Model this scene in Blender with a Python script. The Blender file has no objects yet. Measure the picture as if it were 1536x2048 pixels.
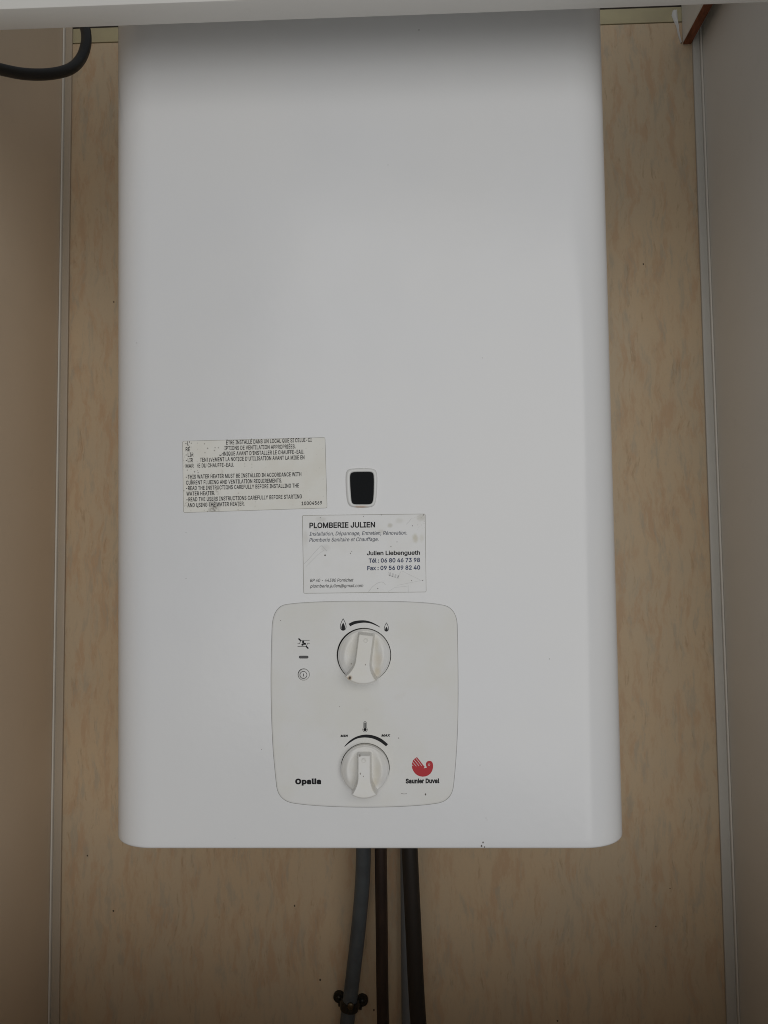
import bpy, bmesh, math, random
from mathutils import Vector, Matrix
from mathutils.geometry import delaunay_2d_cdt
random.seed(7)
scene = bpy.context.scene
COL = scene.collection
PI = math.pi

# ------------------------------------------------------------------ camera
FPX, CX, CY = 1538.0, 768.0, 1024.0
CAM = Vector((0.0, -0.531, 1.4))
YAW, PITCH, ROLL = math.radians(1.936), math.radians(3.196), math.radians(0.735)
fwd = Vector((-math.sin(YAW)*math.cos(PITCH), math.cos(YAW)*math.cos(PITCH), math.sin(PITCH)))
r0 = Vector((math.cos(YAW), math.sin(YAW), 0)); d0 = fwd.cross(r0)
right = r0*math.cos(ROLL) + d0*math.sin(ROLL)
down = d0*math.cos(ROLL) - r0*math.sin(ROLL)
cam_data = bpy.data.cameras.new('camera')
cam_data.sensor_fit = 'VERTICAL'; cam_data.sensor_height = 24.0
cam_data.lens = 24.0*FPX/2048.0
cam_data.clip_start = 0.01; cam_data.clip_end = 100
cam = bpy.data.objects.new('camera', cam_data); COL.objects.link(cam)
m = Matrix.Identity(4)
for i in range(3):
    m[i][0] = right[i]; m[i][1] = -down[i]; m[i][2] = -fwd[i]; m[i][3] = CAM[i]
cam.matrix_world = m
scene.camera = cam

# ------------------------------------------------------------------ light
world = bpy.data.worlds.new('World'); scene.world = world; world.use_nodes = True
bg = world.node_tree.nodes['Background']
bg.inputs['Color'].default_value = (0.93, 0.96, 1.0, 1); bg.inputs['Strength'].default_value = 0.185
def area(name, loc, target, sx, sy, power, color):
    l = bpy.data.lights.new(name, 'AREA'); l.shape = 'RECTANGLE'; l.size = sx; l.size_y = sy
    l.energy = power; l.color = color
    o = bpy.data.objects.new(name, l); COL.objects.link(o); o.location = loc
    o.rotation_euler = (Vector(target)-Vector(loc)).to_track_quat('-Z', 'Z').to_euler()
    return o
area('open_doorway_daylight', (0.40, -1.9, 1.52), (0.0, 0.0, 1.40), 2.0, 1.8, 17.6, (1.0, 0.985, 0.965))
scene.view_settings.view_transform = 'Standard'; scene.view_settings.look = 'None'
scene.view_settings.exposure = 0.0; scene.view_settings.gamma = 1.0
scene.view_settings.use_curve_mapping = False
scene.cycles.use_denoising = True; scene.cycles.denoising_prefilter = 'NONE'
scene.cycles.filter_width = 1.0
scene.cycles.max_bounces = 10; scene.cycles.diffuse_bounces = 5
scene.cycles.transparent_max_bounces = 16

# ------------------------------------------------------------------ measuring helpers
def ray(px, py):
    return (right*((px-CX)/FPX) + down*((py-CY)/FPX) + fwd)
def P(px, py, Y=0.0):              # point of the plane y = Y
    d = ray(px, py); t = (Y-CAM.y)/d.y
    return CAM + d*t
def PZ(px, py, Z):
    d = ray(px, py); t = (Z-CAM.z)/d.z
    return CAM + d*t
def on_front(px, py, e):           # point on the front of the casing, e metres proud
    p = P(px, py, 0.0)
    return Vector((p.x, -e, p.z))
S = 0.531/FPX                      # metres per photograph pixel on the casing front

# ------------------------------------------------------------------ materials
def mat(name, color, rough=0.5, spec=0.5, metallic=0.0):
    M = bpy.data.materials.new(name); M.use_nodes = True
    b = M.node_tree.nodes['Principled BSDF']
    b.inputs['Base Color'].default_value = (*color, 1); b.inputs['Roughness'].default_value = rough
    b.inputs['Metallic'].default_value = metallic
    b.inputs['Specular IOR Level'].default_value = spec
    return M
class NT:
    def __init__(s, M):
        s.t = M.node_tree; s.n = s.t.nodes; s.l = s.t.links; s.b = s.n['Principled BSDF']
        s.pos = s.n.new('ShaderNodeNewGeometry').outputs['Position']
    def link(s, a, b): s.l.new(a, b)
    def val(s, inp, v):
        if isinstance(v, (int, float)): inp.default_value = v
        elif isinstance(v, (tuple, list)): inp.default_value = (*v, 1) if len(v) == 3 and inp.type == 'RGBA' else v
        else: s.l.new(v, inp)
    def scaled(s, sc, off=(0, 0, 0)):
        n = s.n.new('ShaderNodeMapping'); s.l.new(s.pos, n.inputs['Vector'])
        n.inputs['Scale'].default_value = sc; n.inputs['Location'].default_value = off
        return n.outputs['Vector']
    def noise(s, vec, scale, detail=4, rough=0.55, dist=0.0):
        n = s.n.new('ShaderNodeTexNoise'); s.l.new(vec, n.inputs['Vector'])
        n.inputs['Scale'].default_value = scale; n.inputs['Detail'].default_value = detail
        n.inputs['Roughness'].default_value = rough; n.inputs['Distortion'].default_value = dist
        return n.outputs['Fac']
    def voronoi(s, vec, scale):
        n = s.n.new('ShaderNodeTexVoronoi'); s.l.new(vec, n.inputs['Vector']); n.inputs['Scale'].default_value = scale
        return n.outputs['Distance'], n.outputs['Color']
    def math(s, op, a, b=0.0, c=None):
        n = s.n.new('ShaderNodeMath'); n.operation = op
        s.val(n.inputs[0], a); s.val(n.inputs[1], b)
        if c is not None: s.val(n.inputs[2], c)
        return n.outputs[0]
    def ramp(s, v, lo, hi, a=0.0, b=1.0):
        n = s.n.new('ShaderNodeMapRange'); n.interpolation_type = 'SMOOTHSTEP'
        s.val(n.inputs['Value'], v); n.inputs['From Min'].default_value = lo; n.inputs['From Max'].default_value = hi
        n.inputs['To Min'].default_value = a; n.inputs['To Max'].default_value = b
        return n.outputs['Result']
    def mix(s, f, a, b):
        n = s.n.new('ShaderNodeMix'); n.data_type = 'RGBA'
        s.val(n.inputs[0], f); s.val(n.inputs[6], a); s.val(n.inputs[7], b)
        return n.outputs[2]
    def blob(s, c, rx, rz, soft=0.6, wob=0.0, wscale=200):   # 1 inside an ellipse on the wall-parallel plane
        sub = s.n.new('ShaderNodeVectorMath'); sub.operation = 'SUBTRACT'
        s.l.new(s.pos, sub.inputs[0]); sub.inputs[1].default_value = c
        mul = s.n.new('ShaderNodeVectorMath'); mul.operation = 'MULTIPLY'
        s.l.new(sub.outputs[0], mul.inputs[0]); mul.inputs[1].default_value = (1/rx, 0, 1/rz)
        ln = s.n.new('ShaderNodeVectorMath'); ln.operation = 'LENGTH'; s.l.new(mul.outputs[0], ln.inputs[0])
        v = ln.outputs['Value']
        if wob:
            v = s.math('ADD', v, s.math('MULTIPLY', s.math('SUBTRACT', s.noise(s.pos, wscale, 4), 0.5), wob))
        return s.ramp(v, 1.0-soft, 1.0, 1.0, 0.0)
    def bump(s, h, strength, dist):
        n = s.n.new('ShaderNodeBump'); n.inputs['Strength'].default_value = strength; n.inputs['Distance'].default_value = dist
        s.l.new(h, n.inputs['Height']); s.l.new(n.outputs['Normal'], s.b.inputs['Normal'])
    def color(s, c): s.val(s.b.inputs['Base Color'], c)

# white enamel of the casing
M_enamel = mat('white_enamel', (0.80, 0.80, 0.79), 0.24, 0.5)
t = NT(M_enamel)
g = t.noise(t.pos, 6, 3)
t.color(t.mix(t.ramp(g, 0.3, 0.7), (0.755, 0.760, 0.765), (0.772, 0.772, 0.766)))
t.val(t.b.inputs['Roughness'], t.ramp(t.noise(t.pos, 25, 5), 0.3, 0.7, 0.165, 0.235))
t.bump(t.noise(t.pos, 170, 2, 0.5), 0.075, 0.0008)
# slightly yellowed moulded plastic
M_plastic = mat('cream_white_plastic', (0.74, 0.735, 0.69), 0.42, 0.45)
t = NT(M_plastic)
c = t.mix(t.ramp(t.noise(t.pos, 22, 4), 0.38, 0.66), (0.755, 0.752, 0.735), (0.735, 0.728, 0.685))
c = t.mix(t.math('MULTIPLY', t.ramp(t.noise(t.scaled((1, 1, 1), (3, 1, 2)), 60, 5), 0.60, 0.78), 0.12), c, (0.50, 0.45, 0.34))
t.color(c); t.bump(t.noise(t.pos, 900, 2), 0.08, 0.0003)
# knob plastic with grubby scoops
M_knob = mat('white_knob_plastic', (0.76, 0.75, 0.72), 0.36, 0.45)
t = NT(M_knob)
c = t.mix(t.ramp(t.noise(t.pos, 45, 4), 0.35, 0.7), (0.77, 0.765, 0.745), (0.755, 0.735, 0.675))
for (px, py, rx, rz, a, cc) in [(757, 1322, 13, 26, 0.35, (0.60, 0.49, 0.33)), (754, 1346, 10, 16, 0.5, (0.62, 0.53, 0.36)), (752, 1290, 8, 24, 0.4, (0.58, 0.54, 0.42)),
                                (757, 1545, 12, 30, 0.28, (0.63, 0.55, 0.40)), (750, 1566, 9, 14, 0.35, (0.62, 0.54, 0.38))]:
    q = P(px, py, -0.007)
    c = t.mix(t.math('MULTIPLY', t.blob(q, rx*S, rz*S, 0.9, 0.5, 150), a), c, cc)
q = P(699.5, 1355.5, -0.0145)
c = t.mix(t.blob(q, 6.5*S, 6.5*S, 0.9, 0.6, 500), c, (0.42, 0.28, 0.14))
c = t.mix(t.blob(q, 3.2*S, 3.4*S, 0.6, 0.8, 700), c, (0.03, 0.018, 0.012))
for (px, py, rr) in [(700.5, 1331, 1.5), (731, 1329, 1.2), (719.5, 1512, 1.6), (721, 1546, 1.6), (727, 1551, 1.2)]:
    q = P(px, py, -0.012)
    c = t.mix(t.math('MULTIPLY', t.blob(q, rr*S, rr*1.5*S, 0.5, 0.8, 900), 0.75), c, (0.16, 0.13, 0.10))
t.color(c)
M_ink = mat('black_print', (0.010, 0.0105, 0.012), 0.5, 0.2)
M_red = mat('red_print', (0.47, 0.022, 0.030), 0.45, 0.35)
M_navy = mat('navy_print', (0.030, 0.045, 0.11), 0.5, 0.3)
M_slate = mat('slate_print', (0.055, 0.065, 0.095), 0.5, 0.3)
M_glass = mat('dark_sight_glass', (0.004, 0.005, 0.006), 0.10, 0.05)
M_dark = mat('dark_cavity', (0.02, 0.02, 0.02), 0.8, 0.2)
M_led = mat('smoked_lens', (0.025, 0.025, 0.027), 0.25, 0.5)
M_speck = mat('dark_grime', (0.16, 0.145, 0.13), 0.8, 0.2)
M_wspeck = mat('brown_grime', (0.13, 0.10, 0.07), 0.8, 0.2)
M_scuff = mat('faint_scuff', (0.34, 0.33, 0.29), 0.7, 0.2)
# window rim, rusty along its lower lip
M_rim = mat('white_rim_plastic', (0.77, 0.77, 0.75), 0.35, 0.45)
t = NT(M_rim)
t.color(t.mix(t.math('MULTIPLY', t.blob(on_front(722, 1014, 0.001), 19*S, 4.0*S, 0.7, 0.9, 500), 0.6), (0.77, 0.77, 0.75), (0.50, 0.28, 0.15)))

# worn warning label
M_label = mat('cream_label_paper', (0.70, 0.68, 0.62), 0.55, 0.35)
t = NT(M_label)
def LB(x, y): return (350+x/4.8, 860+y/4.8)
c = t.mix(t.ramp(t.noise(t.pos, 60, 4), 0.35, 0.7), (0.81, 0.80, 0.745), (0.78, 0.76, 0.69))
left = t.ramp(t.math('SUBTRACT', t.pos, 0.0), 0, 1)
sx = t.n.new('ShaderNodeSeparateXYZ'); t.link(t.pos, sx.inputs[0])
xl = on_front(*LB(80, 400), 0).x; xr = on_front(*LB(900, 400), 0).x
leftness = t.ramp(sx.outputs['X'], xl, xr, 1.0, 0.12)
dist, vcol = t.voronoi(t.pos, 420)
sep = t.n.new('ShaderNodeSeparateColor'); t.link(vcol, sep.inputs[0])
sp = t.math('MULTIPLY', t.ramp(dist, 0.12, 0.30, 1, 0), t.ramp(sep.outputs[0], 0.72, 0.74))
c = t.mix(t.math('MULTIPLY', t.math('MULTIPLY', sp, leftness), 0.8), c, (0.15, 0.13, 0.11))
sm = t.math('MULTIPLY', t.blob(on_front(*LB(372, 735), 0), 62*S/4.8*1.25, 75*S/4.8*1.25, 1.0, 0.9, 420), 0.9)
c = t.mix(t.math('MULTIPLY', sm, t.ramp(t.noise(t.pos, 700, 5), 0.30, 0.62)), c, (0.13, 0.11, 0.085))
for (x, y, rx, rz, a) in [(410, 600, 40, 70, 0.55), (450, 430, 30, 75, 0.45), (150, 440, 70, 60, 0.3), (110, 720, 40, 60, 0.45), (85, 300, 25, 120, 0.45)]:
    b_ = t.math('MULTIPLY', t.blob(on_front(*LB(x, y), 0), rx*S/4.8, rz*S/4.8, 1.0, 0.8, 500), a)
    c = t.mix(t.math('MULTIPLY', b_, t.ramp(t.noise(t.pos, 900, 5), 0.42, 0.66)), c, (0.20, 0.165, 0.12))
t.color(c)
# label ink that has flaked away at the upper left
M_lab_ink = mat('flaking_black_print', (0.011, 0.0105, 0.0105), 0.55, 0.2)
t = NT(M_lab_ink)
al = 1.0
nz = t.noise(t.pos, 900, 3)
gone = t.math('ADD', t.math('MULTIPLY', nz, 1.0), t.math('MULTIPLY', t.blob(on_front(*LB(315, 175), 0), 225*S/4.8, 125*S/4.8, 0.55), 0.62))
for (x, y, rx, rz) in [(205, 275, 48, 50), (198, 345, 24, 40), (300, 205, 150, 45)]:
    gone = t.math('ADD', gone, t.math('MULTIPLY', t.blob(on_front(*LB(x, y), 0), rx*S/4.8, rz*S/4.8, 0.5), 0.4))
t.val(t.b.inputs['Alpha'], t.ramp(gone, 0.72, 0.80, 1.0, 0.0))
# business card stock
M_card = mat('white_card', (0.76, 0.76, 0.75), 0.38, 0.45)
t = NT(M_card)
def CB(x, y): return (600+x/5.908, 1020+y/5.908)
u = S/5.908
c = t.mix(t.ramp(t.noise(t.pos, 45, 4), 0.4, 0.7), (0.80, 0.80, 0.79), (0.77, 0.765, 0.74))
for (x, y, rx, rz, a, cc) in [(1062, 183, 48, 40, 0.42, (0.52, 0.50, 0.42)), (1175, 130, 60, 45, 0.25, (0.60, 0.59, 0.53)), (1362, 335, 52, 75, 0.42, (0.56, 0.52, 0.40)),
                              (1440, 330, 45, 70, 0.22, (0.60, 0.57, 0.46)), (960, 255, 60, 35, 0.28, (0.55, 0.54, 0.48)), (250, 110, 100, 45, 0.28, (0.58, 0.57, 0.53)),
                              (1440, 90, 90, 60, 0.32, (0.52, 0.50, 0.43)), (190, 220, 60, 60, 0.28, (0.55, 0.54, 0.50)), (65, 340, 50, 130, 0.26, (0.60, 0.585, 0.53)),
                              (300, 450, 75, 60, 0.25, (0.58, 0.57, 0.54))]:
    c = t.mix(t.math('MULTIPLY', t.blob(on_front(*CB(x, y), 0), rx*u, rz*u, 0.8, 0.7, 350), min(1.0, a*1.6)), c, cc)
dist, vcol = t.voronoi(t.pos, 900)
sep = t.n.new('ShaderNodeSeparateColor'); t.link(vcol, sep.inputs[0])
spk = t.math('MULTIPLY', t.ramp(dist, 0.12, 0.3, 1, 0), t.ramp(sep.outputs[0], 0.55, 0.57))
c = t.mix(t.math('MULTIPLY', t.math('MULTIPLY', spk, t.blob(on_front(*CB(1425, 130), 0), 110*u, 170*u, 0.8, 0.6, 200)), 0.6), c, (0.20, 0.18, 0.14))
t.color(c)
M_cardart = mat('pale_grey_print', (0.60, 0.60, 0.585), 0.4, 0.4)
M_cardart2 = mat('light_grey_print', (0.60, 0.60, 0.59), 0.4, 0.4)

# beige travertine-pattern laminate
M_lam = mat('beige_stone_laminate', (0.42, 0.34, 0.24), 0.38, 0.4)
t = NT(M_lam)
w = t.n.new('ShaderNodeVectorMath'); w.operation = 'ADD'
nv = t.n.new('ShaderNodeTexNoise'); t.link(t.pos, nv.inputs['Vector']); nv.inputs['Scale'].default_value = 18; nv.inputs['Detail'].default_value = 3
scv = t.n.new('ShaderNodeVectorMath'); scv.operation = 'SCALE'; t.link(nv.outputs['Color'], scv.inputs[0]); scv.inputs['Scale'].default_value = 0.02
t.link(t.pos, w.inputs[0]); t.link(scv.outputs[0], w.inputs[1])
def stretched(sc, off):
    n = t.n.new('ShaderNodeMapping'); t.link(w.outputs[0], n.inputs['Vector'])
    n.inputs['Scale'].default_value = sc; n.inputs['Location'].default_value = off
    return n.outputs['Vector']
n1 = t.noise(stretched((1, 1, 0.24), (0, 0, 0)), 85, 6, 0.66)
n2 = t.noise(stretched((1, 1, 0.18), (4, 2, 7)), 120, 6, 0.66)
n3 = t.noise(stretched((1, 1, 0.6), (9, 1, 3)), 14, 4, 0.55)
n4 = t.noise(stretched((1, 1, 0.12), (2, 8, 5)), 210, 6, 0.68)
c = t.mix(t.ramp(n3, 0.32, 0.68), (0.60, 0.485, 0.338), (0.635, 0.487, 0.318))
c = t.mix(t.math('MULTIPLY', t.ramp(n1, 0.47, 0.64), 0.80), c, (0.565, 0.385, 0.24))
c = t.mix(t.math('MULTIPLY', t.ramp(n2, 0.51, 0.68), 0.70), c, (0.475, 0.41, 0.31))
c = t.mix(t.math('MULTIPLY', t.ramp(n4, 0.57, 0.72), 0.60), c, (0.42, 0.285, 0.175))
c = t.mix(t.math('MULTIPLY', t.ramp(t.noise(t.pos, 420, 4), 0.35, 0.75), 0.16), c, (0.50, 0.40, 0.29))
t.color(c)
t.bump(t.noise(t.pos, 800, 3), 0.05, 0.0003)
M_cream = mat('cream_strip_paint', (0.50, 0.45, 0.28), 0.5, 0.4)
t = NT(M_cream); t.color(t.mix(t.ramp(t.noise(t.pos, 40, 4), 0.3, 0.7), (0.50, 0.45, 0.28), (0.45, 0.40, 0.26)))
def melamine(name, a, b):
    M = mat(name, a, 0.45, 0.4); tt = NT(M)
    cc = tt.mix(tt.ramp(tt.noise(tt.pos, 9, 4), 0.3, 0.7), a, b)
    cc = tt.mix(tt.math('MULTIPLY', tt.ramp(tt.noise(tt.pos, 70, 5), 0.6, 0.8), 0.12), cc, tuple(x*0.6 for x in a))
    tt.color(cc); tt.bump(tt.noise(tt.pos, 500, 3), 0.06, 0.0003)
    return M
M_side = melamine('shaded_beige_melamine', (0.77, 0.645, 0.50), (0.74, 0.62, 0.48))  # left wall: same melamine as the right, brown shade put into its colour
M_side2 = melamine('lit_grey_melamine', (0.82, 0.80, 0.76), (0.80, 0.78, 0.74))  # right wall: same melamine, the light falling there put in as paler grey
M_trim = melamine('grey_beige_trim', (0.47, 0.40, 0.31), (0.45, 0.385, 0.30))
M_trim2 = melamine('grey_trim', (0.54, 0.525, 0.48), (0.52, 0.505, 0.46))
M_bead = mat('white_bead', (0.70, 0.67, 0.60), 0.35, 0.5)
M_header = melamine('off_white_header_paint', (0.74, 0.725, 0.68), (0.72, 0.70, 0.66))
M_board = mat('shade_brown_board', (0.055, 0.045, 0.038), 0.8, 0.2)  # dark brown stands in for the shadow behind the back panels
M_raw = mat('red_brown_raw_edge', (0.20, 0.075, 0.035), 0.7, 0.25)
t = NT(M_raw); t.color(t.mix(t.ramp(t.noise(t.scaled((1, 0.2, 1)), 300, 5), 0.35, 0.7), (0.25, 0.09, 0.045), (0.16, 0.06, 0.03)))
M_seal = mat('white_sealant', (0.66, 0.66, 0.645), 0.5, 0.4)
M_hose = mat('black_rubber', (0.018, 0.018, 0.018), 0.45, 0.4)
M_grey_pipe = mat('grey_painted_pipe', (0.13, 0.145, 0.155), 0.45, 0.4)
t = NT(M_grey_pipe); t.color(t.mix(t.ramp(t.noise(t.pos, 60, 5), 0.3, 0.75), (0.082, 0.095, 0.102), (0.062, 0.068, 0.073)))
M_copper = mat('shaded_copper', (0.055, 0.032, 0.022), 0.45, 0.4, 0.35)  # copper with the shade below the heater put into its dark brown
t = NT(M_copper); t.color(t.mix(t.ramp(t.noise(t.scaled((1, 1, 0.3)), 70, 5), 0.3, 0.75), (0.050, 0.033, 0.025), (0.028, 0.020, 0.017)))
M_blackpipe = mat('blackened_pipe', (0.022, 0.018, 0.015), 0.5, 0.35, 0.1)
M_conduit = mat('pale_grey_conduit', (0.16, 0.17, 0.18), 0.45, 0.4)
M_clip = mat('dark_bronze', (0.035, 0.032, 0.025), 0.4, 0.5, 0.6)
M_brass = mat('worn_brass', (0.12, 0.09, 0.05), 0.45, 0.5, 0.9)

# ------------------------------------------------------------------ object helpers
def link(o, parent=None):
    COL.objects.link(o)
    if parent is not None:
        o.parent = parent
        o.matrix_parent_inverse = Matrix.Translation(-world_loc(parent))
    return o
def world_loc(o):
    return Vector(o.get('_base', (0, 0, 0)))
def root(name, loc, label, cat, group=None):
    o = bpy.data.objects.new(name, None); COL.objects.link(o); o.location = loc
    o.empty_display_size = 0.02
    o['_base'] = tuple(loc); o['label'] = label; o['category'] = cat
    if group: o['group'] = group
    return o
def tag(o, label=None, cat=None, kind=None):
    if label: o['label'] = label
    if cat: o['category'] = cat
    if kind: o['kind'] = kind
    return o
def mesh(name, verts, faces, M, parent=None, smooth=None):
    me = bpy.data.meshes.new(name); me.from_pydata([tuple(v) for v in verts], [], faces)
    bm = bmesh.new(); bm.from_mesh(me); bmesh.ops.recalc_face_normals(bm, faces=bm.faces); bm.to_mesh(me); bm.free()
    return finish(name, me, M, parent, smooth)
def finish(name, me, M, parent, smooth):
    me.materials.append(M)
    if smooth is not None:
        for p in me.polygons: p.use_smooth = True
        me.set_sharp_from_angle(angle=math.radians(smooth))
    o = bpy.data.objects.new(name, me)
    return link(o, parent)
def box(name, corners8, M, parent=None, bev=0.0):
    """corners8: bottom four then top four"""
    me = bpy.data.meshes.new(name)
    bm = bmesh.new(); vs = [bm.verts.new(c) for c in corners8]
    for f in ((0, 1, 2, 3), (4, 5, 6, 7), (0, 1, 5, 4), (1, 2, 6, 5), (2, 3, 7, 6), (3, 0, 4, 7)):
        bm.faces.new([vs[i] for i in f])
    bmesh.ops.recalc_face_normals(bm, faces=bm.faces)
    if bev: bmesh.ops.bevel(bm, geom=list(bm.edges), offset=bev, segments=2, profile=0.5, affect='EDGES')
    bm.to_mesh(me); bm.free()
    return finish(name, me, M, parent, 35 if bev else None)
def bx(x0, x1, y0, y1, z0, z1):
    return [(x0, y0, z0), (x1, y0, z0), (x1, y1, z0), (x0, y1, z0), (x0, y0, z1), (x1, y0, z1), (x1, y1, z1), (x0, y1, z1)]
def tube_data(pts, rad, seg=20):
    pts = [Vector(p) for p in pts]; n = len(pts)
    verts = []; faces = []
    T0 = (pts[1]-pts[0]).normalized(); N = T0.orthogonal().normalized()
    for i in range(n):
        T = (pts[min(i+1, n-1)]-pts[max(i-1, 0)]).normalized()
        N = (N - T*N.dot(T)).normalized(); B = T.cross(N)
        for k in range(seg):
            a = 2*PI*k/seg
            verts.append(pts[i] + (N*math.cos(a)+B*math.sin(a))*rad)
    for i in range(n-1):
        for k in range(seg):
            faces.append((i*seg+k, i*seg+(k+1) % seg, (i+1)*seg+(k+1) % seg, (i+1)*seg+k))
    faces.append(tuple(range(seg))); faces.append(tuple(range((n-1)*seg, n*seg)))
    return verts, faces
def catmull(pts, n=10, closed=False):
    pts = [Vector(p) for p in pts]; L = len(pts); out = []
    rng = range(L) if closed else range(L-1)
    for i in rng:
        if closed: a, b, c, d = pts[i-1], pts[i], pts[(i+1) % L], pts[(i+2) % L]
        else: a, b, c, d = pts[max(i-1, 0)], pts[i], pts[i+1], pts[min(i+2, L-1)]
        for k in range(n):
            s = k/n
            out.append(0.5*((2*b)+(c-a)*s+(2*a-5*b+4*c-d)*s*s+(3*b-a-3*c+d)*s**3))
    if not closed: out.append(pts[-1])
    return out
def tube(name, pts, rad, M, parent=None, n=10, seg=20):
    v, f = tube_data(catmull(pts, n), rad, seg)
    return mesh(name, v, f, M, parent, 40)
def flat(name, polys, M, parent, e):
    """printed shapes: polygons given as measured outlines on the casing front"""
    bm = bmesh.new()
    for poly in polys:
        vs = [bm.verts.new(on_front(x, y, e)) for (x, y) in poly]
        try: bm.faces.new(vs)
        except ValueError: pass
    for f in bm.faces:
        f.normal_update()
        if f.normal.y > 0: f.normal_flip()
    bmesh.ops.triangulate(bm, faces=bm.faces)
    me = bpy.data.meshes.new(name); bm.to_mesh(me); bm.free()
    return finish(name, me, M, parent, None)
def stroke(pts, w, closed=False):
    pts = [Vector((p[0], p[1])) for p in pts]; n = len(pts); L = []; R = []
    for i in range(n):
        if closed: tg = pts[(i+1) % n]-pts[i-1]
        else: tg = pts[min(i+1, n-1)]-pts[max(i-1, 0)]
        tg.normalize(); nn = Vector((-tg.y, tg.x))*w/2
        L.append(pts[i]+nn); R.append(pts[i]-nn)
    q = []
    for i in range(n if closed else n-1):
        j = (i+1) % n
        q.append([tuple(L[i]), tuple(L[j]), tuple(R[j]), tuple(R[i])])
    return q
def circ(cx, cy, r, n=32, ry=None):
    ry = ry or r
    return [(cx+r*math.cos(2*PI*k/n), cy+ry*math.sin(2*PI*k/n)) for k in range(n)]
def remap(pts, sc, ox, oy): return [(ox+x/sc, oy+y/sc) for (x, y) in pts]

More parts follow.
